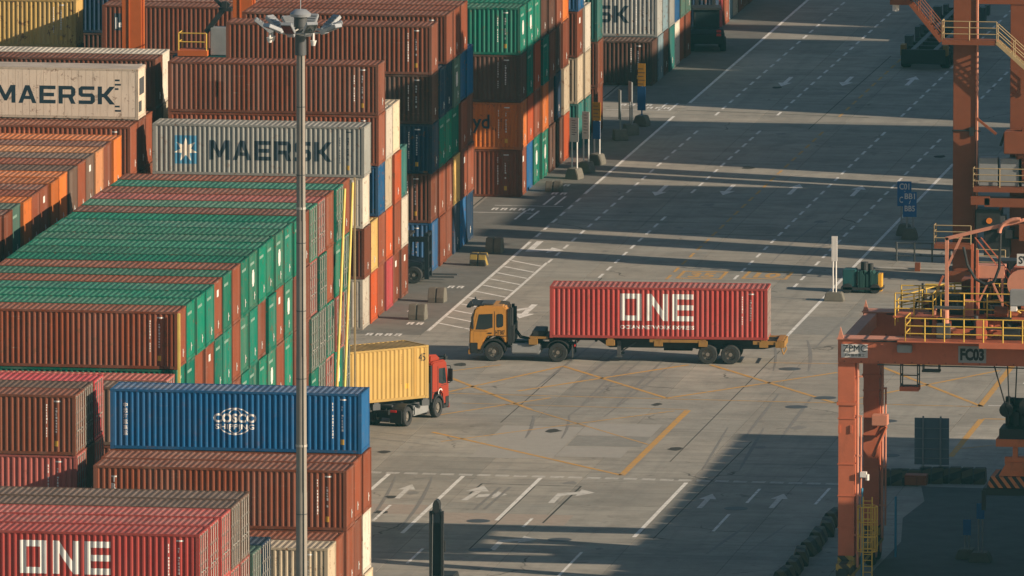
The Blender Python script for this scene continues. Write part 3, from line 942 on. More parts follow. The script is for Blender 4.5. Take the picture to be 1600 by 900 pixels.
# ------------------------------------------------------------------ container blocks
b_, g_, G_, p_, r_ = 'brown', 'green', 'bright_green', 'pale_green', 'rust'
green_rows = [
 # bottom ... top (five tiers), near to far
 ['brown', 'green', 'brown', 'green', 'rust'],
 ['green', 'brown', 'green', 'green', 'bright_green'],
 ['green', 'green', 'green', 'rust', 'bright_green'],
 ['brown', 'green', 'green', 'rust:plate', 'green'],
 ['green', 'brown', 'green', 'green', 'rust:plate'],
 ['green', 'green', 'brown', 'green', 'bright_green'],
 ['brown', 'green', 'brown', 'rust', 'rust'],
 ['green', 'brown', 'green', 'pale_green', 'bright_green'],
 ['green', 'green', 'green', 'green', 'pale_green:logo'],
 ['green', 'green', 'bright_green', 'rust', 'bright_green'],
 ['brown', 'green', 'pale_green:logo', 'green', 'bright_green'],
 ['green', 'green', 'rust', 'rust:plate', 'pale_green:logo'],
 ['green', 'brown', 'bright_green', 'pale_green:logo', 'green'],
 ['green', 'green', 'bright_green', 'rust:door', 'bright_green'],
 ['brown', 'green', 'green:door', 'green:door', 'rust'],
 ['green', 'green', 'grey_green:door', 'rose:door', 'pale_green:door'],
 ['green', 'grey_green:door', 'grey_green:door', 'green:door', 'rose:door'],
 ['brown', 'rose:door', 'green:door', 'rust', 'rust'],
 ['green', 'green:logo', 'rose:door', 'bright_green', 'green:door'],
 ['green:door', 'grey_green:door', 'grey_green:door', 'pale_green:door', 'rust']]
block(6.6, -98.7, green_rows, 'long green block', 'containers of the long green block')
block(6.75, -105.2, [['brown', 'green', 'brown', 'grey_brown:door'], ['green', 'brown', 'rust', 'rose:door']], 'pair before long green block', 'low containers before the long green block')

# orange-topped block to the left
def orow(top, third='brown'):
    return [None, 'brown:bare', 'rust:bare', third, top]
o_rows = [orow('brown'), orow('rust', 'red_orange'), orow('grey_green', 'green'), orow('orange', 'orange'), orow('rust', 'brown'), orow('rust:plate', 'brown'), orow('orange', 'rust'), orow('orange', 'rust'), orow('grey_brown', 'brown'), orow('rust', 'red_orange'), orow('grey_brown:plate', 'brown'), orow('peach', 'cream'), orow('brown', 'brown'), orow('orange', 'orange')]
for r in o_rows:
    r[0] = 'brown:bare'
block(-8.85, -31.1 - 13 * 2.68, o_rows, 'orange topped block at left', 'containers of the orange topped block', pitch=2.68, marks=False)

# behind it: brown container with a white refrigerated one above
def lett(root, polys, x, z, m, lift=0.004, name='lettering', length=L):
    return wall_sheet(name, polys, x, z, length, M[m], lift, root)
rb = block(-13.1, -1.85, [['brown', 'rust', 'brown', 'rust'], ['brown', 'brown', 'rust', 'brown'], ['brown', 'brown', 'rust', 'rust'], ['brown', 'brown', 'rust', 'rust', 'brown'], ['brown', 'cream', 'cream', 'cream', 'white']], 'stack under white refrigerated box', 'containers around the white refrigerated one')

# grey starred block
mrows = [['white:bare:1.0', 'brown', 'white:bare:0.9', None],
 ['red_orange', 'yellow'],
 ['rust', 'rust', 'blue:bare', 'rust', 'brown'],
 ['pink:bare', 'red_orange', 'cream:bare', 'white:bare'],
 ['rust:plate', 'rust', 'red_orange', 'cream:bare'],
 ['rust:plate', 'white:bare', 'teal:bare']]
block(0.0, 0.0, mrows, 'colourful block behind yellow truck', 'containers of the colourful block')
mk = container(0.0, 0.0, 3 * ZP, 'grey', 'bare', 'weathered grey container lettered in navy with a white star on blue', None, wear=0.9, marks=True, side_mark='letter_navy')
lett(mk, [rect(0, 0, 1.28, 1.62)], -L/2 + 1.28, 0.62, 'letter_blue', 0.004, 'star_panel')
sp = []
for i in range(14):
    a = math.pi / 2 + i * math.pi / 7
    r0 = 0.70 if i % 2 == 0 else 0.30
    sp.append((0.62 * 1.02 + r0 * math.cos(a), 0.8 + r0 * math.sin(a)))
lett(mk, [(sp + [(0.63, 0.8)], [(i, (i + 1) % 14, 14) for i in range(14)])], -L/2 + 1.28, 0.62, 'letter_cream', 0.008, 'star')
lett(mk, word('MAERSK', 1.12, 7.05), -L/2 + 3.28, 0.88, 'letter_navy')

# brown block further back
drows = [['blue:bare', 'brown', 'navy', 'darkbrown', 'brown'],
 ['rust', 'rust', 'green', 'navy'],
 ['rust', 'rust', 'bright_green', 'navy', 'brown'],
 ['navy', 'yellow:bare', 'green', 'grey_green:logo', 'rust'],
 ['blue:bare', 'rust:plate', 'rust', 'blue:bare', 'rust'],
 ['navy', 'rust', 'brown', 'blue:bare']]
block(0.0, 25.0, drows, 'tall brown topped block', 'containers of the tall brown topped block')
# orange and green block
erows = [['rust:plate', 'orange', 'darkbrown', 'green:logo'],
 ['blue:bare', 'red_orange', 'green', 'green:logo'],
 ['green:logo', 'rust', 'red_orange', 'bright_green', 'green'],
 ['green:logo', 'orange', 'green', 'darkbrown'],
 ['darkbrown', 'darkbrown', 'rust', 'darkbrown'],
 ['darkbrown', 'navy', 'darkbrown', 'rust', 'orange'],
 ['red_orange:bare', 'cream:bare', 'rust', 'orange:bare', 'rust']]
eb = block(0.0, 59.8, erows, 'orange and green roadside block', 'containers of the orange and green block', pitch=2.95)
# lettering that runs out at the right of the orange box
vs, fs = text_mesh('Hapag-Lloyd', 1.15, 0.02, 5.6)
lett(eb[(0, 1)], [(vs, fs)], L/2 - 7.55, 1.0, 'letter_navy')
# left neighbours of that block
ub = block(-13.3, 57.6, [['brown', 'brown', 'brown', 'brown:bare'], ['brown', 'brown', 'rust', 'rust']], 'brown stack behind crane leg', 'containers behind the orange crane legs')
vs, fs = text_mesh('UBA', 0.62, 0.03, 1.0)
lett(ub[(0, 3)], [rect(0, 0, 0.95, 1.05)], -L/2 + 0.75, 1.35, 'letter_navy', 0.004, 'emblem_panel')
lett(ub[(0, 3)], [rect(0.0, 0.1, 0.12, 0.8)], -L/2 + 0.82, 1.35, 'letter_white', 0.008)
vs, fs = text_mesh('BA', 0.28, 0.03, 0.6)
lett(ub[(0, 3)], [(vs, fs)], -L/2 + 1.02, 1.55, 'letter_white', 0.008)
block(-27.5, 59.8, [['brown', 'brown', 'brown', 'yellow:bare']], 'yellow topped far corner stack', 'containers at the far left corner')
block(-20.0, 67.5, [['navy', 'navy', 'darkbrown', 'navy'], ['navy', 'darkbrown', 'navy', 'navy', 'navy']], 'dark stack added for gap shade', 'dark containers in the far gap', marks=False)  # navy boxes added to darken the gap, standing in for shade
block(-40.2, 56.0, [['brown', 'brown', 'brown', 'green']], 'green topped far corner stack', 'containers at the far left corner')

# cream, brown and blue block
block(0.1, 83.3, [['teal:bare', 'cream:bare:0.8', 'rust:plate', 'blue:bare'], ['teal:bare', 'cream:bare', 'white:bare'], [None], ['rust', 'rust', 'teal:bare']], 'cream block behind signs', 'containers of the cream and brown block', pitch=2.9)
# block with the lone dark box in front
fb = block(0.0, 117.2, [['darkbrown:bare'], ['pale_blue', 'grey:bare:0.7'], ['darkbrown', 'pale_blue:bare'], ['teal', 'grey:bare'], ['white:bare', 'blue:bare'], ['rust:bare', 'grey_green:bare'], ['brown', 'grey_green']], 'shaded stack beyond signs', 'containers of the shaded grey lettered stack', pitch=2.6)
lett(fb[(1, 1)], word('MAERSK', 1.12, 7.05), -L/2 + 3.28, 0.88, 'letter_navy')
block(0.0, 146.3, [['navy:bare', 'darkbrown:bare'], ['pink:bare', 'pink:bare'], ['rust', 'rust'], ['pale_blue:bare', 'navy'], ['cream:bare', 'cream'], ['rust', 'brown'], ['rust', 'rust'], ['blue:bare', 'blue']], 'farthest stack with pink end', 'containers of the farthest stack', pitch=2.6, marks=False)
block(-13.3, 117.2, [['brown', 'brown', 'brown', 'brown'], ['brown', 'brown', 'brown', 'brown']], 'far brown stack', 'containers of the far brown stack', marks=False)

# near blocks: blue container
crow = [['brown', 'white', 'cream:bare'], ['brown', 'brown', 'rust'], ['brown', 'rust', 'rust', 'rust'], ['brown', 'rust', 'rust', 'rust'], ['white:bare', 'cream:bare', 'white:bare', 'rust', None]]
cb = block(20.4, -125.8 - 4 * 2.7, crow, 'stepped stack under blue container', 'containers under the blue one')
for i, ch in enumerate('TRITON'):
    vs, fs = text_mesh(ch, 0.30, 0.05, 0.26)
    lett(cb[(2, 3)], [(vs, fs)], -L/2 + 0.86, 2.12 - i * 0.36, 'letter_white', 0.005)
co = container(20.34, -125.8, 4 * ZP, 'blue', 'bare', 'blue container with white globe emblem and white characters on its side', None, wear=0.25)
bpx = -L/2 + 6.05
def arc_band(cx, cz, rx, rz, t, a0, a1, n=22):
    vs = []; fs = []
    for i in range(n + 1):
        a = a0 + (a1 - a0) * i / n
        vs += [(cx + rx * math.cos(a), cz + rz * math.sin(a)), (cx + (rx - t) * math.cos(a), cz + (rz - t) * math.sin(a))]
        if i:
            fs.append((2 * i - 2, 2 * i - 1, 2 * i + 1, 2 * i))
    return (vs, fs)
gl = [arc_band(0, 1.42, 0.86, 0.66, 0.055, R(36), R(144)), arc_band(0, 1.42, 0.86, 0.66, 0.055, R(216), R(324)), arc_band(0, 1.42, 0.40, 0.60, 0.05, R(41), R(139)), arc_band(0, 1.42, 0.40, 0.60, 0.05, R(222), R(318))]
lett(co, gl, bpx, 0.02, 'letter_white', 0.004, 'globe_emblem')
vs, fs = text_mesh('COSCO', 0.44, 0.045, 2.1)
lett(co, [([(u - 1.05, w) for u, w in vs], fs)], bpx, 1.38, 'letter_white', 0.008)
vs, fs = text_mesh('SHIPPING', 0.25, 0.025, 1.9)
lett(co, [([(u - 0.95, w) for u, w in vs], fs)], bpx, 1.06, 'letter_white', 0.008)
for i, ch in enumerate('中远海运集运'):
    vs, fs = text_mesh(ch, 0.23, 0.015, 0.22)
    if vs:
        lett(co, [(vs, fs)], -L/2 + 0.62, 2.02 - i * 0.27, 'letter_white', 0.005)

# pink and brown block left of the blue container
pk = block(6.9, -128.3, [['brown', 'brown', 'rust', 'rose:door', 'brown:door'], ['brown', 'brown', 'rust', 'brown', 'grey_brown:door'], ['brown', 'brown', 'rose:door', 'rose:door', 'pink:door']], 'pink topped stack by blue container', 'containers of the pink topped stack', pitch=2.45)

# red block in the near corner
on = block(20.3, -170.7, [['brown', 'brown', 'brown', 'red', None], ['brown', 'brown', 'brown', 'red:door', 'red:door'], ['brown', 'brown', 'brown', 'red:door', 'red:door'], ['brown', 'brown', 'brown', 'red:door', 'grey_brown:door'], ['brown', 'brown', 'brown', 'rose:door', 'grey_brown:door'], ['brown', 'brown', 'brown', 'grey_green:door'], ['brown', 'brown', 'brown', 'navy:door']], 'red near corner stack', 'containers of the red corner stack')
oc = container(20.3, -170.7, 4 * ZP, 'red', 'door', 'red container with huge white block letters in the near corner', None, wear=0.25)
lett(oc, one_word(1.5, 4.1), -L/2 + 4.05, 0.98, 'letter_white')
lett(oc, text_polys('OCEAN NETWORK EXPRESS', 0.19, 4.1, 0.02), -L/2 + 4.05, 0.55, 'letter_white')

inner = INNER.build('shipping_containers', M['paint'], None, color=(0.16, 0.055, 0.035, 0.4))
inner['kind'] = 'stuff'
inner['label'] = 'lower and inner containers that carry the visible stacks'
inner['category'] = 'containers'

# white refrigerated container (flat seamed walls)
def reefer():
    root = thing('refrigerated_container', 'white refrigerated container with large navy lettering, top left', 'container', (-13.2 - L / 2, 1.3 + W / 2, 4 * ZP))
    k = kit(L, H)
    c = (0.80, 0.68, 0.55, 0.6)
    put('frame', k['frame'], root, (0.56, 0.47, 0.37, 1.0))
    mb = MB()
    n = 29
    w = (L - 0.34) / n
    for i in range(n):
        x = -L / 2 + 0.17 + i * w
        mb.box(x + 0.012, x + w - 0.012, -W / 2 + 0.008, -W / 2 + 0.03, 0.17, H - 0.11)
    mb.box(-L / 2 + 0.16, L / 2 - 0.16, -W / 2 + 0.022, W / 2 - 0.022, 0.16, H - 0.02)
    mb.build('wall_panel', M['paint'], root, color=c)
    mb = MB()
    mb.box(-L / 2 + 0.05, L / 2 - 0.05, -W / 2 + 0.05, W / 2 - 0.05, H - 0.02, H + 0.02)
    mb.build('roof_panel', M['roof'], root, color=(0.66, 0.56, 0.47, 0.2))
    mb = MB()
    mb.box(L / 2 - 0.15, L / 2 - 0.03, -W / 2 + 0.11, W / 2 - 0.11, 0.17, H - 0.13)
    e = mb.build('machinery_end', M['paint'], root, color=(0.66, 0.56, 0.44, 0.5))
    mb = MB()
    mb.box(L / 2 - 0.03, L / 2 + 0.0, -0.7, 0.7, 1.35, 2.3); mb.box(L / 2 - 0.03, L / 2 + 0.0, -0.9, -0.1, 0.4, 1.0)
    mb.build('vent_grille', M['darkgrey'], e)
    def flatsheet(polys, x, z, m, lift):
        mb = MB()
        for vs, fs in polys:
            mb.add([(x + u, -W / 2 + 0.008 - lift, z + q) for u, q in vs], fs)
        mb.build('lettering', m, root)
    flatsheet(word('MAERSK', 1.02, 6.9), L / 2 - 8.25, 0.86, M['letter_navy'], 0.004)
    flatsheet([rect(0, 0.25 * i, 0.35 - 0.07 * (i % 3), 0.25 * i + 0.10) for i in (0, 1, 5, 6, 7)], L / 2 - 1.35, 0.45, M['letter_navy'], 0.004)
reefer()

# ------------------------------------------------------------------ vehicles
def wheel(root, x, y, r, w, side, dual=False):
    """tyre with rim, axis along y; side = sign of the outward face"""
    for k in range(2 if dual else 1):
        yy = y - side * k * (w + 0.06)
        t = MB().ring((x, yy, r), (0, 1, 0), r, r * 0.56, w, 26).build('tyre', M['rubber'], root, smooth=True)
        mb = MB()
        o = yy + side * (w * 0.22 if not dual else w * 0.05)
        mb.cyl((x, yy - side * w * 0.4, r), (x, o, r), r * 0.56, n=20)
        mb.cyl((x, o, r), (x, o + side * 0.07, r), r * 0.26, r * 0.20, n=12)
        for q in range(8):
            a = q * math.pi / 4
            mb.cyl((x + r * 0.38 * math.cos(a), o, r + r * 0.38 * math.sin(a)), (x + r * 0.38 * math.cos(a), o + side * 0.03, r + r * 0.38 * math.sin(a)), 0.03, n=6)
        mb.build('rim', M['rim'], t)

def tractor(name, label, loc, rotz, paint, wb=3.6, number=None, sleeper=False):
    """truck tractor, forward is +x, front axle at x = 0"""
    root = thing(name, label, 'truck', loc, rotz)
    # cab: side outline swept across the width
    prof = [(1.30, 0.62), (1.38, 1.05), (1.36, 1.72), (1.08, 2.92), (0.86, 3.08), (-0.55, 3.12), (-0.75, 3.0), (-0.78, 1.05), (-0.60, 1.02), (-0.52, 1.28), (-0.30, 1.40), (0.30, 1.40), (0.52, 1.28), (0.62, 0.62)]
    cab = MB().prism(prof, 'y', -1.2, 1.2).build('cab', paint, root, bevel=0.07)
    # windscreen following the sloped front
    MB().add([(1.385, -1.02, 1.80), (1.385, 1.02, 1.80), (1.135, 0.98, 2.84), (1.135, -0.98, 2.84), (1.33, -1.02, 1.79), (1.33, 1.02, 1.79), (1.08, 0.98, 2.83), (1.08, -0.98, 2.83)], [(0, 1, 2, 3), (4, 7, 6, 5), (0, 4, 5, 1), (1, 5, 6, 2), (2, 6, 7, 3), (3, 7, 4, 0)]).build('windscreen', M['glass'], root)
    for s in (-1, 1):
        ya, yb = sorted((s * 1.19, s * 1.207))
        d = MB().prism([(1.10, 1.05), (1.14, 1.70), (0.92, 2.74), (-0.02, 2.80), (-0.02, 1.46), (0.32, 1.46), (0.60, 1.22)], 'y', ya, yb).build('door', paint, root)
        ya, yb = sorted((s * 1.20, s * 1.214))
        MB().prism([(1.02, 1.78), (0.84, 2.64), (0.06, 2.68), (0.06, 1.90), (0.50, 1.78)], 'y', ya, yb).build('door_window', M['glass'], d, bevel=0.003)
        ya, yb = sorted((s * 1.20, s * 1.235))
        MB().box(0.10, 0.32, ya, yb, 1.56, 1.62).build('door_handle', M['dark'], d)
        ya, yb = sorted((s * 1.19, s * 1.21))
        if not sleeper:
            MB().prism([(-0.16, 1.96), (-0.16, 2.62), (-0.24, 2.68), (-0.46, 2.68), (-0.54, 2.60), (-0.54, 2.02), (-0.46, 1.94), (-0.24, 1.90)], 'y', ya, yb).build('rear_window', M['glass'], root)
        else:
            em = arc_band(-0.1, 1.25, 0.26, 0.22, 0.07, R(20), R(230), 12)
            MB().add([(u + 0.35, s * 1.22, w + 0.1) for u, w in em[0]], em[1]).build('wave_emblem', M['letter_white'], root)
        mb = MB()
        ya, yb = sorted((s * 1.24, s * 1.50))
        mb.box(1.12, 1.24, ya, yb, 1.85, 2.55)
        mb.tube([(1.1, s * 1.15, 2.72), (1.18, s * 1.38, 2.7), (1.18, s * 1.38, 2.5)], 0.025)
        mb.tube([(1.2, s * 1.15, 1.75), (1.18, s * 1.36, 1.78), (1.18, s * 1.36, 1.95)], 0.025)
        mb.build('mirror', M['dark'], root, bevel=0.02)
        ya, yb = sorted((s * 0.75, s * 1.17))
        MB().box(1.37, 1.42, ya, yb, 0.72, 0.94).build('headlight', M['letter_white'], root)
        # arched mudguard over the front wheel
        arch = []
        for i in range(9):
            a = math.pi * (0.02 + 0.96 * i / 8)
            arch.append((0.72 * math.cos(a), 0.56 + 0.72 * math.sin(a)))
        arch += [(x * 0.86, 0.56 + (z - 0.56) * 0.86) for x, z in arch[::-1]]
        ya, yb = sorted((s * 0.86, s * 1.225))
        MB().prism(arch, 'y', ya, yb).build('mudguard', M['dark'], root)
        MB().box(0.62, 1.0, *sorted((s * 0.95, s * 1.22)), 0.42, 0.6).build('step', M['dark'], root)
        wheel(root, 0, s * 1.06, 0.54, 0.32, s)
        wheel(root, -wb, s * 1.08, 0.54, 0.29, s, True)
        arch2 = [(-wb + 0.68 * math.cos(a), 0.60 + 0.64 * math.sin(a)) for a in [math.pi * (0.1 + 0.8 * i / 8) for i in range(9)]]
        arch2 += [(-wb + (x + wb) * 0.93, 0.60 + (z - 0.60) * 0.93) for x, z in arch2[::-1]]
        MB().prism(arch2, 'y', *sorted((s * 0.50, s * 1.24))).build('mudguard', M['dark'], root)
        MB().box(-wb - 0.82, -wb - 0.78, *sorted((s * 0.52, s * 1.22)), 0.25, 0.95).build('mud_flap', M['rubber'], root)
        MB().box(-wb - 0.95, -wb - 0.90, *sorted((s * 0.6, s * 0.95)), 0.85, 0.97).build('tail_light', M['taillight'], root)
    for s in (-1, 1):
        ya, yb = sorted((s * 1.2, s * 1.2125))
        mb = MB(); mb.box(-0.06, -0.03, ya, yb, 1.45, 2.82); mb.box(-0.74, -0.05, ya, yb, 1.42, 1.45); mb.box(0.35, 1.1, ya, yb, 1.69, 1.715)
        mb.build('panel_gap', M['dark'], root)
        mb = MB(); mb.box(0.9, 1.32, *sorted((s * 1.19, s * 1.225)), 0.45, 1.04)
        mb.build('corner_panel', M['dark'], root, bevel=0.02)
        mb = MB(); mb.box(-0.95, -0.80, *sorted((s * 0.9, s * 1.22)), 0.95, 2.95)
        mb.build('side_deflector', M['dark'], root)
        mb = MB(); mb.tube([(1.41, s * 0.2, 1.76), (1.33, s * 0.75, 2.15)], 0.018); mb.tube([(1.24, s * 1.0, 3.2), (1.24, s * 1.0, 3.32)], 0.05)
        mb.build('wiper', M['dark'], root)
    if sleeper:
        MB().prism([(0.75, 3.1), (0.2, 3.42), (-0.7, 3.5), (-0.74, 3.05)], 'y', -1.05, 1.05).build('roof_fairing', paint, root, bevel=0.08)
    mb = MB(); mb.box(0.05, 0.75, -0.75, 0.75, 3.12, 3.2)
    mb.build('roof_hatch', M['darkgrey'], root, bevel=0.02)
    MB().box(1.30, 1.44, -1.2, 1.2, 0.38, 0.66).build('bumper', paint, root, bevel=0.03)
    mb = MB()
    for i in range(4):
        mb.box(1.375, 1.395, -0.7, 0.7, 1.0 + i * 0.13, 1.07 + i * 0.13)
    mb.build('grille', M['dark'], root)
    mb = MB()
    mb.box(0.55, 1.15, -1.0, 1.0, 3.10, 3.16); mb.box(1.12, 1.42, -1.1, 1.1, 3.06, 3.20); mb.box(1.3, 1.55, -1.0, 1.0, 2.98, 3.10)
    mb.build('sun_visor', M['dark'], root, bevel=0.02)
    mb = MB()
    for s in (-1, 1):
        mb.box(-wb - 0.9, 1.0, *sorted((s * 0.36, s * 0.45)), 0.68, 0.94)
    for x in (-0.9, -1.7, -2.5, -wb + 0.7, -wb - 0.8):
        mb.box(x - 0.08, x + 0.08, -0.36, 0.36, 0.72, 0.9)
    mb.box(-0.12, 0.12, -0.9, 0.9, 0.46, 0.62); mb.box(-wb - 0.15, -wb + 0.15, -0.8, 0.8, 0.40, 0.68)
    mb.build('chassis', M['dark'], root)
    mb = MB()
    mb.box(-wb - 0.55, -wb + 0.55, -0.5, 0.5, 1.06, 1.16); mb.box(-wb - 0.3, -wb + 0.3, -0.42, 0.42, 0.94, 1.06)
    mb.build('fifth_wheel', M['darkgrey'], root, bevel=0.02)
    for s in (-1, 1):
        mb = MB(); mb.box(-wb + 0.95, -0.95, *sorted((s * 0.55, s * 1.12)), 0.42, 0.98)
        mb.build('fuel_tank', M['grey'], root, bevel=0.08)
    mb = MB()
    mb.cyl((-0.98, 0.85, 0.9), (-0.98, 0.85, 3.0), 0.09, n=10); mb.cyl((-0.98, -0.85, 0.9), (-0.98, -0.85, 2.85), 0.13, n=10)
    mb.box(-1.12, -0.86, -1.14, 1.14, 1.05, 2.0)
    mb.build('air_intake', M['dark'], root)
    mb = MB()
    for q, s in ((0.15, 0.3), (-0.2, 0.1), (0.0, -0.25)):
        mb.tube([(-1.1, s, 1.7), (-1.4, s * 1.3, 1.25), (-1.9, s, 1.15), (-2.4, q, 1.4)], 0.035)
    mb.build('air_hose', M['rubber'], root)
    if number:
        for s in (-1, 1):
            vs, fs = text_mesh(number, 0.26, 0.02, 0.52)
            mb = MB()
            mb.add([(-0.10 - u if s > 0 else -0.62 + u, s * 1.206, 1.50 + w) for u, w in vs], fs)
            mb.build('number_lettering', M['letter_black'], root)
            mb = MB(); mb.box(-0.6, -0.1, *sorted((s * 1.2, s * 1.206)), 1.40, 1.43)
            mb.build('number_underline', M['letter_black'], root)
    return root

def trailer(name, label, loc, rotz, length, axles, m, front_over=0.0):
    """skeletal container trailer; x = 0 at the front of the container, deck top at z = 1.38, runs towards -x"""
    root = thing(name, label, 'trailer', loc, rotz)
    mb = MB()
    for s in (-1, 1):
        y0, y1 = sorted((s * 0.45, s * 0.60))
        mb.prism([(front_over, 1.34), (front_over, 1.18), (-2.7, 1.18), (-3.3, 0.80), (-length + 1.2, 0.80), (-length, 1.05), (-length, 1.34)], 'y', y0, y1)
    mb.build('frame_rail', M['dark'], root)
    mb = MB()
    n = 13
    for i in range(n):
        x = -0.5 - i * (length - 1.0) / (n - 1)
        mb.box(x - 0.06, x + 0.06, -0.45, 0.45, 1.08, 1.28)
    mb.build('cross_member', M['dark'], root)
    for x in (front_over - 0.22, -3.4, -6.1, -8.6, -12.0, -length + 0.25):
        if x < -length + 0.2:
            continue
        mb = MB(); mb.box(x - 0.16, x + 0.16, -1.24, 1.24, 1.14, 1.375)
        mb.box(x - 0.24, x + 0.24, -1.26, -1.0, 0.98, 1.30); mb.box(x - 0.24, x + 0.24, 1.0, 1.26, 0.98, 1.30)
        mb.build('bolster', m, root)
    for s in (-1, 1):
        MB().box(-8.6, -5.6, *sorted((s * 1.16, s * 1.24)), 1.20, 1.36).build('side_rail', m, root)
        MB().box(-length, -11.4, *sorted((s * 1.12, s * 1.22)), 1.14, 1.34).build('side_rail', m, root)
        mb = MB()
        mb.box(-3.95, -3.75, *sorted((s * 0.6, s * 0.8)), 0.35, 1.2); mb.box(-4.02, -3.68, *sorted((s * 0.5, s * 0.9)), 0.28, 0.36)
        mb.tube([(-3.9, s * 0.7, 0.55), (-4.8, s * 0.6, 1.1)], 0.04)
        mb.build('landing_leg', M['darkgrey'], root)
    for x in axles:
        MB().cyl((x, -1.0, 0.54), (x, 1.0, 0.54), 0.09).build('axle', M['dark'], root)
        for s in (-1, 1):
            wheel(root, x, s * 1.06, 0.54, 0.28, s, True)
    mb = MB()
    xa = axles[0] + 0.9
    mb.box(axles[-1] - 0.6, xa - 0.2, -0.7, 0.7, 0.78, 1.0); mb.box(xa + 0.1, xa + 1.7, -0.95, -0.55, 0.5, 0.85)
    mb.tube([(xa + 1.8, -0.8, 0.75), (xa + 3.0, -0.7, 0.9), (xa + 2.4, -0.7, 1.1)], 0.03)
    mb.build('suspension', M['dark'], root)
    mb = MB()
    mb.box(-length - 0.02, -length + 0.12, -1.22, 1.22, 0.98, 1.34); mb.tube([(-length + 0.2, -1.1, 1.0), (-length + 0.05, -1.1, 0.6), (-length + 0.05, 1.1, 0.6), (-length + 0.2, 1.1, 1.0)], 0.04)
    mb.build('rear_bumper', m, root)
    if front_over:
        mb = MB(); mb.box(0.12, front_over, -1.15, 1.15, 1.30, 1.42)
        mb.build('gooseneck_plate', m, root)
        mb = MB(); mb.box(0.3, front_over - 0.15, -1.0, 1.0, 1.42, 1.72)
        mb.build('tool_box', M['dark'], root, bevel=0.03)
    return root

# red container on the yellow-cab truck (heads to the left)
th = math.pi + R(3.0)
ax = Vector((math.cos(R(3)), math.sin(R(3)), 0)); ay = Vector((-ax.y, ax.x, 0))
near = Vector((12.36, -11.27, 0))                      # near left bottom corner of the container
mid = near + ay * (W / 2)
tractor('truck_tractor', 'yellow cab truck tractor with dark roof visor hauling the red container', tuple(mid - ax * 3.15 + Vector((0, 0, 0))), th, M['cab_yellow'], 3.6, 'HT307')
trailer('container_trailer', 'skeletal yellow trailer carrying the red lettered container on the road', tuple(mid), th, 13.15, (-8.85, -10.13), M['chassis_yellow'], 1.15)
nr = near + ax * L
rc = container(nr.x, nr.y, 1.38, 'red', 'door', 'red container with white block letters riding on the yellow truck', None, rotz=R(3.0), wear=0.2)
lett(rc, one_word(1.52, 4.1), -L/2 + 3.95, 1.02, 'letter_white')
lett(rc, text_polys('OCEAN NETWORK EXPRESS', 0.22, 4.15, 0.03), -L/2 + 3.95, 0.55, 'letter_white')

# yellow container truck with red cab, turning out from behind the stacks
yr = R(42.5)
L45 = 13.716
axy = Vector((math.cos(yr), math.sin(yr), 0)); ayy = Vector((-axy.y, axy.x, 0))
ycor = Vector((9.36, -35.75, 0))                       # near front corner
yc = container(ycor.x, ycor.y, 1.38, 'yellow', 'bare', 'yellow container marked 45 on the red cab truck', None, length=L45, rotz=yr, wear=0.1, marks=False)
lett(yc, text_polys('45', 0.42, 0.42, 0.0), L45/2 - 0.62, 2.05, 'letter_black', 0.006, 'lettering', L45)
for i in range(14):
    lett(yc, [rect(0, 0, 0.06, 0.07)], L45/2 - 1.75, 2.45 - i * 0.12, 'chassis_yellow', 0.004, 'code_marking', L45)
lett(yc, [rect(0, 0, 0.22, 0.28)], L45/2 - 1.5, 0.62, 'letter_yellow', 0.004, 'warning_sticker', L45)
mb = MB()
for s in (-1, 1):
    mb.box(L45/2 - 0.95, L45/2 - 0.80, *sorted((s * (W/2 + 0.004), s * (W/2 - 0.06))), 0.1, H - 0.02)
mb.build('corner_post', M['frame'], yc, color=(0.5, 0.3, 0.08, 0.2))
ymid = ycor + ayy * (W / 2)
trailer('container_trailer', 'dark skeletal trailer under the yellow container', tuple(ymid), yr, 13.6, (-9.6, -10.9), M['darkgrey'], 0.0)
ta = R(73)
tx = Vector((math.cos(ta), math.sin(ta), 0)); ty = Vector((-tx.y, tx.x, 0))
rearw = Vector((8.66, -36.84, 0))                       # right rear wheel touches the ground here
tc = rearw + ty * 1.15
tractor('truck_tractor', 'red cab truck tractor pulling the yellow container', tuple(tc + tx * 3.45 - ty * 0.0 + Vector((-0.18, 0, 0))), ta, M['cab_red'], 3.75, sleeper=True)

# ------------------------------------------------------------------ rubber-tyred gantry crane, near right
def rail_run(pts, h=1.1, step=1.3, r=0.032, mids=2):
    """handrail tubes along a polyline of floor points"""
    mb = MB()
    for a, b in zip(pts[:-1], pts[1:]):
        a = Vector(a); b = Vector(b)
        n = max(1, int((b - a).length / step))
        for i in range(n + 1):
            p = a.lerp(b, i / n)
            mb.cyl(p, p + Vector((0, 0, h)), r, n=6)
        for k in range(1, mids + 2):
            z = Vector((0, 0, h * k / (mids + 1)))
            mb.cyl(a + z, b + z, r * 0.85, n=6)
    return mb

def stair(a, b, w, side):
    """stringers, treads and handrails from a to b; side: unit vector across"""
    mb = MB()
    a = Vector(a); b = Vector(b); s = Vector(side) * w / 2
    for q in (-1, 1):
        mb.beam(a + s * q, b + s * q, 0.05, 0.22)
        for k in (0.55, 1.0):
            mb.cyl(a + s * q + Vector((0, 0, k)), b + s * q + Vector((0, 0, k)), 0.028, n=6)
        for i in range(4):
            p = a.lerp(b, i / 3) + s * q
            mb.cyl(p, p + Vector((0, 0, 1.0)), 0.028, n=6)
    n = max(3, int(abs(b.z - a.z) / 0.22))
    for i in range(n):
        p = a.lerp(b, (i + 0.5) / n)
        d = (b - a); d.z = 0; d.normalize()
        mb.beam(p - s, p + s, 0.24, 0.03)
    return mb

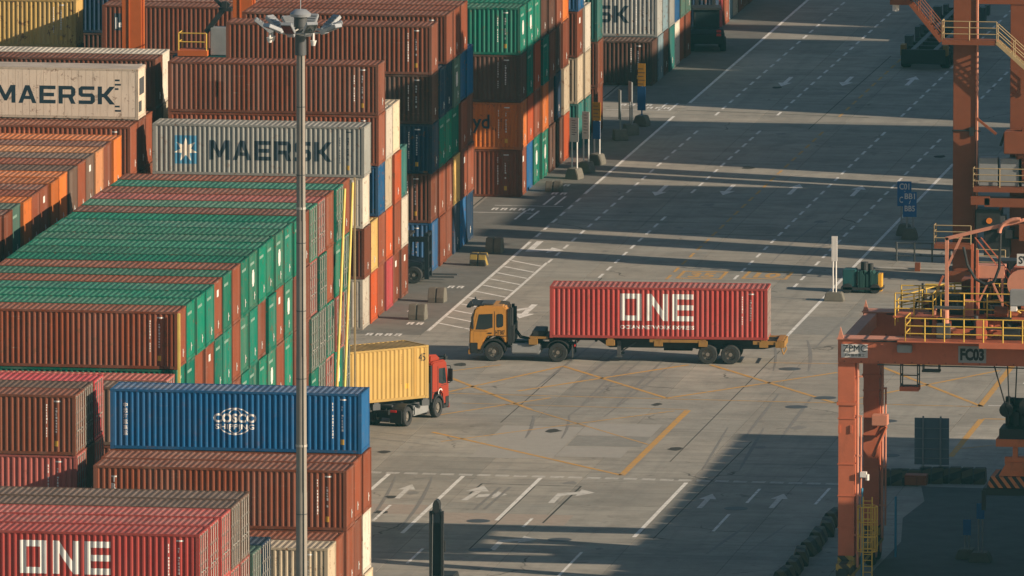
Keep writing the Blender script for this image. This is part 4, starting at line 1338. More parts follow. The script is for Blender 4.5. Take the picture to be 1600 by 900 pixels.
fc = thing('gantry_crane', 'faded orange rubber tyred gantry crane lettered FC03 at right', 'crane', (38.9, -92.0, 0))
def fcb(mb, name, m, parent=None, bevel=0.0):
    o = mb.build(name, M[m] if isinstance(m, str) else m, parent or fc, bevel)
    return o
X0, Y0, Y1 = 0.0, 0.0, 10.0          # local: front girder face at y=0, rear girder face at y=10
for y in (Y0, Y1):
    mb = MB(); mb.box(0, 26, y, y + 1.15, 11.74, 12.93)
    g = fcb(mb, 'girder', 'crane', bevel=0.02)
    mb = MB(); mb.box(-0.06, 26, y - 0.08, y + 1.23, 12.93, 12.98)
    fcb(mb, 'girder_cap', 'crane_pale', g)
    mb = MB()
    for q in range(9):
        mb.box(1.9 + q * 2.8, 1.94 + q * 2.8, y + 0.2, y + 1.17, 11.8, 12.9)
    fcb(mb, 'stiffener', 'crane', g)
    mb = MB(); mb.prism([(-0.02, 12.98), (0.28, 12.98), (0.13, 13.55)], 'y', y + 0.05, y + 0.15)
    fcb(mb, 'lifting_lug', 'crane_pale', g)
    mb = MB(); mb.box(0.0, 0.86, y + 0.04, y + 1.04, 9.75, 11.735)
    lg = fcb(mb, 'leg', 'crane', bevel=0.015)
    mb = MB(); mb.box(0.03, 0.83, y + 0.06, y + 1.02, 2.0, 9.6); mb.box(-0.05, 0.92, y, y + 1.08, 9.6, 9.76)
    fcb(mb, 'leg_shaft', 'crane', lg)
    mb = MB()
    for k in range(2):
        mb.box(0.02 + k * 0.6, 0.12 + k * 0.6, y + 0.0, y + 0.06, 8.2, 8.6)
    fcb(mb, 'lug', 'crane', lg)
    mb = MB(); mb.box(0.01, 0.85, y + 0.04, y + 1.04, 1.2, 2.0)
    fcb(mb, 'striped_foot', 'hazard', lg)
    mb = MB(); mb.cyl((0.98, y + 0.2, 1.4), (0.98, y + 0.2, 11.7), 0.07, n=8); mb.cyl((1.14, y + 0.3, 2.0), (1.14, y + 0.3, 9.0), 0.05, n=8)
    for z in (3, 5, 7, 9, 11):
        mb.box(0.83, 1.2, y + 0.16, y + 0.34, z, z + 0.08)
    fcb(mb, 'conduit', 'crane_pale', lg)
    mb = MB()
    for x in (24.8,):
        mb.box(x, x + 0.86, y + 0.04, y + 1.04, 1.2, 11.74)
    fcb(mb, 'leg', 'crane')
for x in (0.0, 24.8):
    mb = MB(); mb.box(x + 0.08, x + 0.8, -1.2, 12.3, 0.95, 1.75)
    fcb(mb, 'sill_beam', 'hazard')
    mb = MB(); mb.box(x + 0.1, x + 0.7, 1.16, 9.99, 12.2, 12.9)
    fcb(mb, 'cross_beam', 'crane_pale')
    for y in (-0.9, 0.9, 10.1, 11.9):
        t = MB().ring((x + 0.44, y, 0.8), (1, 0, 0), 0.8, 0.42, 0.5, 28).build('tyre', M['rubber'], fc, smooth=True)
        MB().cyl((x + 0.2, y, 0.8), (x + 0.72, y, 0.8), 0.42, n=18).build('rim', M['crane_pale'], t)
for y in (Y0, Y1):
    mb = MB()
    for z in (3.4, 5.0, 6.6, 8.9):
        mb.box(-0.012, 0.872, y + 0.028, y + 1.052, z, z + 0.05)
    mb.build('weld_band', M['crane'], fc)
    mb = MB()
    for k in range(30):
        mb.box(0.3 + k * 0.85, 0.36 + k * 0.85, y - 0.035, y, 11.80, 11.86)
    mb.build('bolt_row', M['crane_far'], fc)['kind'] = 'stuff'
    mb = MB(); mb.tube([(1.2, y - 0.06, 12.88), (9.0, y - 0.06, 12.85), (20, y - 0.06, 12.88)], 0.03); mb.tube([(2.0, y - 0.05, 11.7), (12, y - 0.05, 11.66)], 0.035)
    mb.build('cable', M['dark'], fc)
# dense pipework, cables and cabinets along the trolley
for k in range(60):
    rnd = random.Random(900 + k)
    x = rnd.uniform(3.2, 12.0); y = rnd.uniform(0.1, 9.5); z = rnd.choice((13.04, 13.4, 13.98))
    mb = MB()
    q = k % 5
    if q == 0:
        mb.box(x, x + rnd.uniform(0.25, 0.9), y, y + 0.5, z, z + rnd.uniform(0.3, 1.3))
    elif q == 1:
        mb.tube([(x, y, z), (x, y, z + 0.6), (x + rnd.uniform(0.6, 1.8), y, z + 0.7), (x + 1.8, y + 0.4, z)], 0.05)
    elif q == 2:
        mb.cyl((x, y, z + 0.35), (x + rnd.uniform(0.4, 0.9), y, z + 0.35), rnd.uniform(0.15, 0.32), n=12)
    elif q == 3:
        mb.beam((x, y, z), (x + rnd.uniform(-0.8, 0.8), y, z + rnd.uniform(0.8, 2.2)), 0.1)
    else:
        mb.box(x, x + rnd.uniform(0.8, 1.8), y, y + 0.3, z + 0.5, z + 0.62)
    mb.build('trolley_fitting', M[rnd.choice(['dark', 'dark', 'crane', 'crane_far', 'darkgrey', 'crane_pale', 'rail'])], fc)
rail_run([(5.2, 5.4, 14.0), (12, 5.4, 14.0)], 1.15, 1.0, 0.038).build('handrail', M['rail'], fc)
rail_run([(2.7, 3.9, 13.98), (9.0, 3.9, 13.98)], 1.2, 0.9, 0.036).build('handrail', M['rail'], fc)
# diagonal brace and box between the legs
mb = MB(); mb.beam((0.75, 9.95, 6.6), (1.1, 9.4, 7.3), 0.18); mb.beam((0.55, 9.9, 5.6), (1.25, 9.5, 7.2), 0.14)
fcb(mb, 'knee_brace', 'crane')
mb = MB(); mb.box(0.55, 1.35, 9.2, 9.9, 7.25, 7.8)
fcb(mb, 'junction_box', 'crane_pale', bevel=0.03)
# plates
mb = MB(); mb.box(0.17, 1.50, -0.03, 0.0, 12.02, 12.70)
pl = fcb(mb, 'name_plate', 'sign_white')
def plate_text(par, s, h, w, x, z, m, y=-0.035, bold=0.0):
    vs, fs = text_mesh(s, h, bold, w)
    mb = MB(); mb.add([(x + u, y, z + q) for u, q in vs], fs)
    return mb.build('lettering', M[m], par)
plate_text(pl, 'ZPMC', 0.34, 1.16, 0.26, 12.32, 'letter_black', bold=0.0)
plate_text(pl, '上海振华重工', 0.14, 1.05, 0.31, 12.08, 'letter_black', bold=0.01)
mb = MB(); mb.box(6.05, 7.45, -0.03, 0.0, 11.88, 12.72)
pl = fcb(mb, 'number_plate', 'grey')
plate_text(pl, 'FC03', 0.62, 1.2, 6.15, 11.99, 'letter_black', bold=0.05)
# walkway and railings in front of the girder
mb = MB(); mb.box(3.1, 26, -1.0, 0.0, 12.98, 13.04); mb.box(7.2, 26, -1.02, -0.98, 12.75, 13.0)
fcb(mb, 'walkway', 'crane')
rail_run([(3.5, -0.95, 13.04), (26, -0.95, 13.04)], 1.15, 0.95, 0.038).build('handrail', M['rail'], fc)
rail_run([(3.5, -0.95, 13.04), (3.5, 1.0, 13.04)], 1.15, 1.0, 0.038).build('handrail', M['rail'], fc)
mb = MB(); mb.box(2.6, 26, 1.3, 4.0, 13.9, 13.98)
for x in (3.2, 5.4, 7.6, 10, 12.4):
    mb.box(x, x + 0.12, 1.4, 1.52, 12.98, 13.9); mb.box(x, x + 0.12, 3.8, 3.92, 12.98, 13.9)
fcb(mb, 'trolley_deck', 'crane')
rail_run([(2.7, 1.35, 13.98), (4.6, 1.35, 13.98), (4.6, 3.9, 13.98)], 1.15, 0.9, 0.038).build('handrail', M['rail'], fc)
rail_run([(5.0, 1.35, 13.98), (12, 1.35, 13.98)], 1.2, 1.1, 0.04).build('handrail', M['rail'], fc)
rail_run([(2.7, 1.35, 13.5), (2.7, 3.9, 13.5), (4.6, 5.6, 13.9), (9.0, 6.6, 14.1)], 1.15, 1.0, 0.04).build('handrail', M['rail'], fc)
rail_run([(2.0, 9.8, 13.0), (4.5, 9.8, 13.4), (8.0, 9.8, 13.4)], 1.1, 1.0, 0.035).build('handrail', M['rail'], fc)
# machinery on the trolley
tr = fcb(MB().box(5.2, 14.0, 1.2, 10.6, 13.15, 13.4), 'trolley_frame', 'crane')
mb = MB(); mb.cyl((6.5, 3.0, 14.5), (6.5, 6.0, 14.5), 0.55, n=18); mb.cyl((7.9, 3.0, 14.4), (7.9, 5.5, 14.4), 0.45, n=18)
for q in (3.0, 6.0):
    mb.cyl((6.5, q, 14.5), (6.5, q + 0.08, 14.5), 0.75, n=18)
mb.build('rope_drum', M['dark'], tr, smooth=True)
mb = MB(); mb.box(8.4, 9.6, 2.2, 4.6, 14.6, 16.4)
mb.build('motor_house', M['crane'], tr, bevel=0.12)
mb = MB(); mb.cyl((9.0, 2.0, 15.6), (9.0, 4.6, 15.6), 0.75, n=20)
mb.build('gear_cover', M['crane_pale'], tr, smooth=True)
mb = MB(); mb.box(6.7, 8.1, 2.0, 3.0, 15.9, 16.5); mb.box(6.75, 6.85, 2.1, 2.2, 14.0, 15.9); mb.box(7.95, 8.05, 2.1, 2.2, 14.0, 15.9); mb.beam((6.8, 2.1, 14.6), (7.4, 2.1, 15.9), 0.08); mb.beam((8.0, 2.1, 14.6), (7.4, 2.1, 15.9), 0.08)
mb.build('canopy', M['crane_pale'], tr)
mb = MB(); mb.box(8.55, 9.35, 0.6, 1.1, 14.7, 15.5)
mb.build('floodlight', M['grey'], tr, bevel=0.03)
mb = MB(); mb.box(8.6, 8.9, 0.5, 1.0, 14.45, 14.68)
mb.build('floodlight', M['letter_white'], tr)
for x, y, z, sx, sy, sz, m in ((5.2, 2.2, 13.4, .9, .8, .9, 'dark'), (7.2, 1.5, 13.4, .8, .5, .7, 'crane'), (10.3, 1.6, 13.4, 1.4, 1.2, 1.2, 'darkgrey'), (10.6, 4.5, 13.4, 2.4, 2.5, 2.6, 'crane'), (6.4, 7.2, 13.4, 2.2, 1.6, 1.9, 'dark'), (9.4, 7.4, 13.4, 1.6, 1.6, 3.0, 'crane_far'), (4.9, 0.15, 13.04, .7, .5, .75, 'darkgrey'), (6.9, .1, 13.04, .55, .5, .95, 'crane'), (8.2, .15, 13.04, .9, .5, .6, 'dark'), (11, .15, 13.04, 1.4, .5, .7, 'darkgrey'), (9.6, 0.2, 13.04, .4, .4, .55, 'crane_pale')):
    mb = MB(); mb.box(x, x + sx, y, y + sy, z, z + sz)
    mb.build('machinery_cabinet', M[m], tr, bevel=0.04)
for k in range(10):
    rnd = random.Random(k)
    x = 4.6 + k * 0.75; y = rnd.uniform(0.2, 2.5)
    mb = MB(); mb.cyl((x, y, 13.1), (x, y, 13.1 + rnd.uniform(0.5, 1.5)), rnd.uniform(0.06, 0.2), n=10); mb.cyl((x - 0.3, y, 13.3), (x + 0.5, y + 0.2, 13.5), 0.11, n=8)
    mb.build('pump_unit', M[rnd.choice(['dark', 'crane', 'crane_pale', 'darkgrey'])], tr)
for x, y, z, sx, sy, sz, m in ((4.2, 3.2, 13.2, 1.2, 1.2, 1.5, 'dark'), (5.6, 5.0, 13.4, 1.6, 1.5, 2.0, 'crane_far'), (7.4, 5.6, 13.4, 1.2, 1.2, 2.9, 'dark'), (3.4, 6.4, 13.0, 1.4, 1.4, 1.0, 'crane_far'), (8.8, 5.8, 13.4, 2.2, 1.8, 2.0, 'dark'), (4.4, 8.3, 13.0, 2.6, 1.0, 1.3, 'dark'), (7.6, 8.6, 13.0, 3.0, 1.0, 2.4, 'crane_far'), (6.1, 1.7, 14.0, .5, .4, .8, 'crane_pale'), (7.3, 1.9, 14.0, .7, .5, .5, 'dark'), (5.0, 2.6, 14.0, .8, .8, .9, 'dark')):
    mb = MB(); mb.box(x, x + sx, y, y + sy, z, z + sz)
    for q in range(3):
        mb.box(x + 0.1 + q * sx / 3, x + 0.16 + q * sx / 3, y - 0.04, y, z + 0.1, z + sz - 0.1)
    mb.build('machinery_cabinet', M[m], tr)
mb = MB(); mb.box(8.75, 10.4, 1.9, 1.95, 16.55, 17.15)
swp = mb.build('name_plate', M['sign_white'], tr)
plate_text(swp, 'SW', 0.4, 0.7, 8.85, 16.65, 'letter_black', 1.89, 0.02)
# slender service frame
mb = MB(); mb.cyl((5.35, 0.9, 12.98), (5.35, 0.9, 13.9), 0.17, n=12); mb.beam((5.35, 0.9, 13.0), (5.35, 0.9, 18.05), 0.17); mb.beam((5.28, 0.9, 17.98), (9.2, 0.9, 19.0), 0.17); mb.beam((5.4, 0.9, 16.6), (6.1, 0.9, 18.15), 0.12)
arc = [(8.9 + 0.9 * math.cos(a), 0.75, 18.35 + 0.7 * math.sin(a)) for a in [math.pi * (0.45 + 0.55 * i / 8) for i in range(9)]]
mb.tube(arc, 0.1, 8)
mb.build('service_frame', M['crane_pale'], fc)
hose = [(8.05 - 0.0, 0.75, 18.3), (8.0, 0.75, 16.6), (7.75, 0.75, 15.9), (7.3, 0.75, 15.75), (6.8, 0.75, 16.0), (6.4, 0.75, 16.7), (6.2, 0.75, 17.6)]
MB().tube(hose, 0.07, 8).build('hose_loop', M['dark'], fc)
mb = MB(); mb.beam((6.5, 2.0, 14.0), (6.5, 2.0, 17.6), 0.12); mb.beam((6.75, 2.0, 14.0), (6.75, 2.0, 17.3), 0.12); mb.beam((6.6, 2.2, 17.9), (8.3, 2.2, 15.8), 0.05); mb.beam((6.9, 2.2, 17.9), (8.6, 2.2, 15.9), 0.05)
mb.build('service_mast', M['crane'], tr)
# ladder with safety cage and hanging inspection basket
mb = MB()
for s in (0, 0.45):
    mb.cyl((1.3 + s, 0.0, 0.8), (1.3 + s, 0.0, 5.0), 0.035, n=6)
for i in range(14):
    mb.cyl((1.3, 0, 0.9 + i * 0.3), (1.75, 0, 0.9 + i * 0.3), 0.022, n=6)
lad = mb.build('ladder', M['rail'], fc)
mb = MB()
for k in range(4):
    z = 2.3 + k * 0.75
    ring = [(1.525 + 0.5 * math.cos(a), -0.05 - 0.55 * abs(math.sin(a)) if False else -0.1 + 0.5 * math.sin(a), z) for a in [2 * math.pi * i / 12 for i in range(13)]]
    mb.tube(ring, 0.03, 5)
for i in range(9):
    a = 2 * math.pi * i / 9
    mb.cyl((1.525 + 0.5 * math.cos(a), -0.1 + 0.5 * math.sin(a), 2.3), (1.525 + 0.5 * math.cos(a), -0.1 + 0.5 * math.sin(a), 4.55), 0.025, n=5)
mb.build('safety_cage', M['rail'], lad)
mb = MB(); mb.cyl((1.2, 0.3, 0.6), (1.2, 0.3, 5.4), 0.06, n=8); mb.cyl((1.75, 9.6, 0.5), (1.75, 9.6, 3.6), 0.06, n=8)
mb.build('blue_pipe', mat_flat('blue_pipe_paint', (0.06, 0.26, 0.42), 0.5), fc)
mb = MB(); mb.box(1.15, 1.45, -0.1, 0.3, 6.0, 6.25); mb.cyl((1.5, 0.0, 5.85), (1.5, 0.0, 6.15), 0.1, n=10)
mb.build('camera_housing', M['letter_white'], fc)
mb = MB(); mb.box(2.2, 3.3, 9.6, 10.4, 4.2, 4.7); mb.box(2.25, 2.8, 9.5, 9.6, 4.25, 4.6)
mb.build('control_box', M['crane_far'], fc)
mb = MB()
for x in (3.0, 3.85):
    for y in (1.3, 2.1):
        mb.cyl((x, y, 10.4), (x, y, 11.74), 0.035, n=6)
for z in (10.5, 11.0, 11.5):
    mb.cyl((3.0, 1.3, z), (3.85, 1.3, z), 0.03, n=6); mb.cyl((3.0, 1.3, z), (3.0, 2.1, z), 0.03, n=6); mb.cyl((3.85, 1.3, z), (3.85, 2.1, z), 0.03, n=6)
mb.box(4.0, 4.9, 1.8, 2.4, 11.1, 11.2)
for x in (4.05, 4.85):
    mb.cyl((x, 1.85, 11.2), (x, 1.85, 11.74), 0.03, n=6); mb.cyl((x, 2.35, 11.2), (x, 2.35, 11.74), 0.03, n=6)
bk = mb.build('hanging_basket', M['darkgrey'], fc)
mb = MB(); mb.box(2.95, 3.9, 1.25, 2.15, 10.2, 10.42)
mb.build('basket_floor', M['crane'], bk)
mb = MB(); mb.box(3.0, 3.75, -0.28, -0.02, 12.35, 12.75)
mb.build('floodlight', M['grey'], fc, bevel=0.04)
# hoist ropes
rp = MB()
for a, b in (((7.0, 3.0, 11.7), (8.1, 4.0, 8.75)), ((8.1, 3.0, 11.7), (8.15, 4.0, 9.3)), ((8.5, 5.0, 11.7), (8.35, 5.0, 9.3)), ((8.1, 5.6, 11.7), (9.6, 5.6, 8.7)), ((9.0, 5.0, 11.7), (9.0, 5.0, 9.0)), ((10.6, 4.0, 11.7), (9.8, 4.0, 8.8))):
    rp = MB().cyl((a[0], a[1], 13.1), b, 0.035, n=6)
    rp.build('hoist_rope', M['dark'], fc)
# spreader hanging from the ropes
sp = thing('container_spreader', 'orange container spreader with striped skirt hanging from the gantry crane', 'spreader', (38.9 + 8.6, -92 + 4.6, 0.55))
mb = MB()
mb.box(-0.9, 2.2, -1.0, 1.0, 7.0, 7.5)
for k in range(14):
    rnd = random.Random(k + 50)
    x, y = rnd.uniform(-0.8, 1.4), rnd.uniform(-0.9, 0.7)
    mb.box(x, x + rnd.uniform(0.2, 0.6), y, y + rnd.uniform(0.2, 0.5), 7.45, 7.6 + rnd.uniform(0.4, 1.4))
mb.cyl((-0.6, -0.6, 8.4), (-0.6, 0.6, 8.4), 0.35, n=14); mb.cyl((0.5, -0.6, 8.6), (0.5, 0.6, 8.6), 0.45, n=14)
mb.build('head_block', M['dark'], sp)
mb = MB(); mb.box(-1.05, 2.6, -1.1, 1.1, 6.62, 7.0); mb.box(-0.2, 0.05, -1.1, -0.9, 5.9, 6.6); mb.box(0.9, 1.15, -1.1, -0.9, 5.9, 6.6); mb.box(-0.6, 1.6, -1.12, -0.85, 5.75, 6.1)
mb.build('upper_frame', M['spreader'], sp)
mb = MB(); mb.prism([(-0.9, 5.15), (2.1, 5.15), (1.5, 5.85), (-0.5, 5.85)], 'y', -1.2, 1.2)
lf = mb.build('lower_frame', M['spreader'], sp)
mb = MB(); mb.prism([(-1.5, 4.55), (2.9, 4.55), (2.5, 5.12), (-1.3, 5.12)], 'y', -1.26, 1.26)
mb.build('striped_skirt', M['hazard_orange'], sp)
mb = MB(); mb.box(-1.7, 12, -1.15, 1.15, 4.15, 4.5); mb.box(-1.75, -1.55, -1.2, -1.0, 3.4, 4.4)
mb.build('telescopic_beam', M['dark'], sp)

# ------------------------------------------------------------------ tall crane at upper right
bc = thing('quay_crane', 'deep orange crane legs with stairs and platforms at upper right', 'crane', (30.62, 25.5, 0))
for x, y, w in ((0.0, 0.0, 1.32), (3.3, 0.3, 1.5)):
    mb = MB(); mb.box(x, x + w, y, y + 1.4, 0.6, 26)
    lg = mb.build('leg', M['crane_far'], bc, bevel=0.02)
    mb = MB(); mb.cyl((x + w + 0.1, y - 0.05, 0.6), (x + w + 0.1, y - 0.05, 26), 0.06, n=8)
    mb.build('conduit', M['crane_pale'], lg)
    for z in (2.6, 8.9):
        mb = MB(); mb.tube([(x - 0.05, y - 0.06, z), (x + w + 0.3, y - 0.06, z)], 0.05); mb.box(x + w - 0.35, x + w - 0.1, y - 0.16, y, z - 0.3, z + 0.2)
        mb.build('cable_clamp', M['dark'], lg)
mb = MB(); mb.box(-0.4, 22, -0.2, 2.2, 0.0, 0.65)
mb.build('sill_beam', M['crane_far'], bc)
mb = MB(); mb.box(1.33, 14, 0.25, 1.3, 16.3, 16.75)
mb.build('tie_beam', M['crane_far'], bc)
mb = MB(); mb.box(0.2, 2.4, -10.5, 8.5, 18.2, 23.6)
mb.build('portal_beam', M['crane_far'], bc, bevel=0.03)  # unseen box added overhead to shade the tall brown topped block
def deck(x0, x1, y0, y1, z, m='rail_dull', rails='fblr', floor='crane_far'):
    mb = MB(); mb.box(x0, x1, y0, y1, z - 0.28, z)
    d = mb.build('platform', M[floor], bc)
    pts = {'f': ((x0, y0, z), (x1, y0, z)), 'b': ((x0, y1, z), (x1, y1, z)), 'l': ((x0, y0, z), (x0, y1, z)), 'r': ((x1, y0, z), (x1, y1, z))}
    for k in rails:
        rail_run(list(pts[k]), 1.1, 1.2, 0.035).build('handrail', M[m], d)
deck(-0.55, 2.65, -1.0, -0.05, 14.3, rails='fl')
deck(1.35, 6.0, -1.3, 0.2, 5.75, rails='fl')
deck(-0.95, 1.2, -1.1, -0.05, 2.35, rails='fl')
deck(1.5, 3.2, -0.9, -0.05, 0.95, 'rail_dull', 'fl')
stair((2.65, -0.6, 14.2), (5.6, -0.6, 11.6), 0.8, (0, 1, 0)).build('stair', M['rail_dull'], bc)
stair((-0.6, -0.6, 14.2), (-2.6, -0.6, 16.6), 0.8, (0, 1, 0)).build('stair', M['crane_far'], bc)
mb = MB(); mb.box(-3.6, -2.5, -1.0, -0.1, 16.3, 16.6)
mb.build('platform', M['crane_far'], bc)
mb = MB(); mb.cyl((-3.3, -0.6, 15.9), (-3.3, -0.6, 16.3), 0.2, n=12)
mb.build('lamp', M['letter_white'], bc)
for x in (1.6, 2.85, 4.1, 5.3):
    mb = MB(); mb.box(x, x + 1.1, -0.7, 0.1, 5.76, 7.4)
    mb.build('electric_cabinet', M['grey'], bc, bevel=0.03)
mb = MB(); mb.box(1.2, 2.3, -1.2, -0.8, 4.7, 5.2); mb.box(2.0, 6.5, -1.2, -0.2, 4.6, 5.1); mb.box(4.0, 9.0, -0.9, 0.0, 2.6, 3.6)
mb.build('cable_tray', M['crane_far'], bc)
mb = MB(); mb.box(1.45, 2.9, -0.9, 0.6, 3.2, 4.4); mb.box(1.9, 3.4, -0.6, 0.6, 1.6, 3.1)
cab = mb.build('operator_cabin', M['dark'], bc, bevel=0.04)
mb = MB(); mb.cyl((2.25, -0.98, 3.75), (2.25, -0.9, 3.75), 0.17, n=14)
mb.build('beacon', M['lampglow'], cab)
for k in range(16):
    rnd = random.Random(k + 200)
    x, z = rnd.uniform(2.4, 7.5), rnd.uniform(0.8, 9.5)
    mb = MB()
    if k % 3 == 0:
        mb.beam((x, -0.7, z), (x + rnd.uniform(-1.5, 1.5), -0.7, z + rnd.uniform(0.6, 1.8)), 0.14)
    elif k % 3 == 1:
        mb.box(x, x + rnd.uniform(0.4, 1.3), -0.8, 0.2, z, z + rnd.uniform(0.2, 0.9))
    else:
        mb.cyl((x, -0.8, z), (x + 0.8, -0.4, z + 0.1), 0.25, n=12)
    mb.build('drive_unit', M[rnd.choice(['crane_far', 'crane_far', 'dark', 'darkgrey'])], bc)
mb = MB(); mb.beam((4.4, -0.5, 6.0), (4.4, -0.5, 9.2), 0.6)
mb.box(3.1, 7.0, -1.2, 0.2, 7.7, 9.0)
mb.build('winch_housing', M['crane_far'], bc, bevel=0.05)

# ------------------------------------------------------------------ lamp mast
lm = thing('lamp_mast', 'tall grey steel lamp mast with a ring of floodlights in the foreground', 'lamp mast', (26.42, -180.0, 0))
mb = MB()
zs = [0, 6, 12, 18, 24, 30, 38.3]
for a, b in zip(zs[:-1], zs[1:]):
    ra = 0.29 - 0.115 * a / 38.3; rb = 0.29 - 0.115 * b / 38.3
    mb.cyl((0, 0, a), (0, 0, b), ra, rb + 0.008, n=20, cap=False)
mb.cyl((0, 0, 0), (0, 0, 0.05), 0.6, n=20)
mb.build('pole', mat_flat('weathered_pole_steel', (0.27, 0.245, 0.21), 0.65, metal=0.0, var=0.3, scale=0.9, rust=0.4, rustcol=(0.24, 0.17, 0.11)), lm, smooth=True)
for z in (9.0, 20.0, 30.5):
    r0 = 0.29 - 0.115 * z / 38.3
    MB().cyl((0, 0, z), (0, 0, z + 0.10), r0 + 0.022, n=20).build('section_joint', M['galv'], lm, smooth=True)
MB().tube([(0.16, -0.26, 0.5), (0.14, -0.235, 15), (0.11, -0.20, 26), (0.085, -0.175, 37.4)], 0.022, 6).build('cable', M['dark'], lm)
mb = MB()
for z in range(2, 37, 3):
    r0 = 0.29 - 0.115 * z / 38.3
    mb.cyl((0, 0, z), (0, 0, z + 0.04), r0 + 0.012, n=16)
mb.build('cable_band', M['darkgrey'], lm)['kind'] = 'stuff'
mb = MB(); mb.cyl((0, 0, 37.3), (0, 0, 38.6), 0.25, 0.24, n=18); mb.cyl((0, 0, 38.55), (0, 0, 39.05), 0.29, n=18)
mb.build('winch_collar', M['darkgrey'], lm, smooth=True)
mb = MB(); mb.cyl((0, 0, 39.0), (0, 0, 39.12), 0.44, 0.47, n=24); mb.cyl((0, 0, 39.12), (0, 0, 39.3), 0.47, 0.25, n=24); mb.cyl((0, 0, 39.3), (0, 0, 39.95), 0.02, n=6)
mb.build('cap', M['lamp_grey'], lm, smooth=True)
mb = MB()
ringp = [(1.05 * math.cos(i * math.pi / 8), 1.05 * math.sin(i * math.pi / 8), 38.35) for i in range(17)]
mb.tube(ringp, 0.05, 6)
for i in range(6):
    a = i * math.pi / 3 + 0.2
    mb.cyl((0.25 * math.cos(a), 0.25 * math.sin(a), 38.45), (1.05 * math.cos(a), 1.05 * math.sin(a), 38.35), 0.035, n=6)
mb.build('lamp_ring', M['galv'], lm)
for i in range(10):
    a = i * 2 * math.pi / 10 + 0.15
    rr = 1.5 if i % 2 else 1.25
    mb = MB()
    mb.box(-0.10, 0.62, -0.25, 0.25, -0.07, 0.09); mb.box(-0.34, -0.10, -0.17, 0.17, -0.10, 0.12)
    for k in range(4):
        mb.box(-0.06 + k * 0.16, -0.03 + k * 0.16, -0.24, 0.24, 0.09, 0.14)
    o = mb.build('floodlight', M['lamp_grey'], lm, bevel=0.02)
    o.location = (rr * math.cos(a), rr * math.sin(a), 38.5)
    o.rotation_euler = Matrix.Rotation(a, 3, 'Z').to_euler()
    o.rotation_euler = (Matrix.Rotation(a, 3, 'Z') @ Matrix.Rotation(R(-38 if i % 3 else -22), 3, 'Y')).to_euler()
    mb = MB(); mb.box(-0.06, 0.58, -0.22, 0.22, -0.085, -0.07)
    mb.build('lens', M['glass'], o)
for i, a in enumerate((3.3, 2.9, 5.3)):
    mb = MB(); mb.cyl((1.35 * math.cos(a), 1.35 * math.sin(a), 38.05), (1.35 * math.cos(a), 1.35 * math.sin(a), 38.4), 0.05, n=8)
    mb.cyl((1.35 * math.cos(a), 1.35 * math.sin(a), 37.85), (1.35 * math.cos(a), 1.35 * math.sin(a), 38.08), 0.08, 0.15, n=12)
    mb.build('dome_camera', M['letter_white'], lm, smooth=True)

# yellow poles leaning on the container ends
for (xa, ya, xb, yb, zt, lab) in ((6.95, -52.8, 7.0, -49.4, 14.5, 'left of two long yellow poles leaning on the green block'), (6.95, -50.2, 7.0, -46.8, 14.5, 'right of two long yellow poles leaning on the green block')):
    MBp = MB(); MBp.cyl((0, 0, 0.0), (xb - xa, yb - ya, zt), 0.075, n=10)
    o = MBp.build('long_pole', M['pole_yellow'], None, smooth=True)
    o.location = (xa, ya, 0)
    tag(o, lab, 'pole', 'long yellow poles')
o = MB().box(-0.06, 0.06, -0.06, 0.06, 0, 14.5).build('guide_post', M['pole_yellow'])
o.location = (6.72, -98.9, 0)
tag(o, 'thin yellow post at the near corner of the long green block', 'post')
o = MB().box(-0.05, 0.05, -0.05, 0.05, 0, 14.5).build('guide_post', M['rail_dull'])
o.location = (6.75, -44.6, 0)
tag(o, 'thin pale post at the far corner of the long green block', 'post')

# ------------------------------------------------------------------ concrete blocks and signs
def concrete_block(name, label, loc, rotz=0.0, m='cement', ln=1.25, wd=1.0, ht=0.82, group='concrete road blocks'):
    root = thing(name, label, 'barrier', loc, rotz, group)
    prof = [(-wd / 2, 0), (wd / 2, 0), (wd / 2, ht * 0.35), (wd * 0.30, ht), (-wd * 0.30, ht), (-wd / 2, ht * 0.35)]
    for k in (0, 1):
        a = -ln / 2 + k * (ln / 2 + 0.03)
        mb = MB(); mb.prism(prof, 'y', a, a + ln / 2 - 0.03)
        mb.build('half_block', M[m], root, bevel=0.03)
    mb = MB(); mb.prism([(u * 0.9, w * 0.95 + 0.01) for u, w in prof], 'y', -0.031, 0.031)
    mb.build('joint', M['darkgrey'], root)
    mb = MB(); mb.box(-0.12, 0.12, -ln / 2 - 0.01, ln / 2 + 0.01, ht * 0.3, ht * 0.36)
    return root
concrete_block('concrete_block', 'nearest concrete block beside the hatched zone', (2.35, 4.9, 0), R(84), ln=0.95, wd=0.85, ht=0.9)
concrete_block('concrete_block', 'concrete block second nearest beside the hatched zone', (2.3, 12.4, 0), R(84), ln=0.95, wd=0.85, ht=0.85)
concrete_block('concrete_block', 'concrete block with yellow striped end beside the hatched zone', (2.25, 28.5, 0), R(84), 'hazard', ln=0.95, wd=0.85, ht=0.75)
concrete_block('concrete_block', 'farthest rounded concrete block beside the hatched zone', (2.3, 34.3, 0), R(84), ln=0.95, wd=0.85, ht=0.9)
concrete_block('concrete_block', 'lone concrete block at the foot of orange and green block', (1.6, 63.0, 0), R(84), ln=0.95, wd=0.85, ht=0.65)

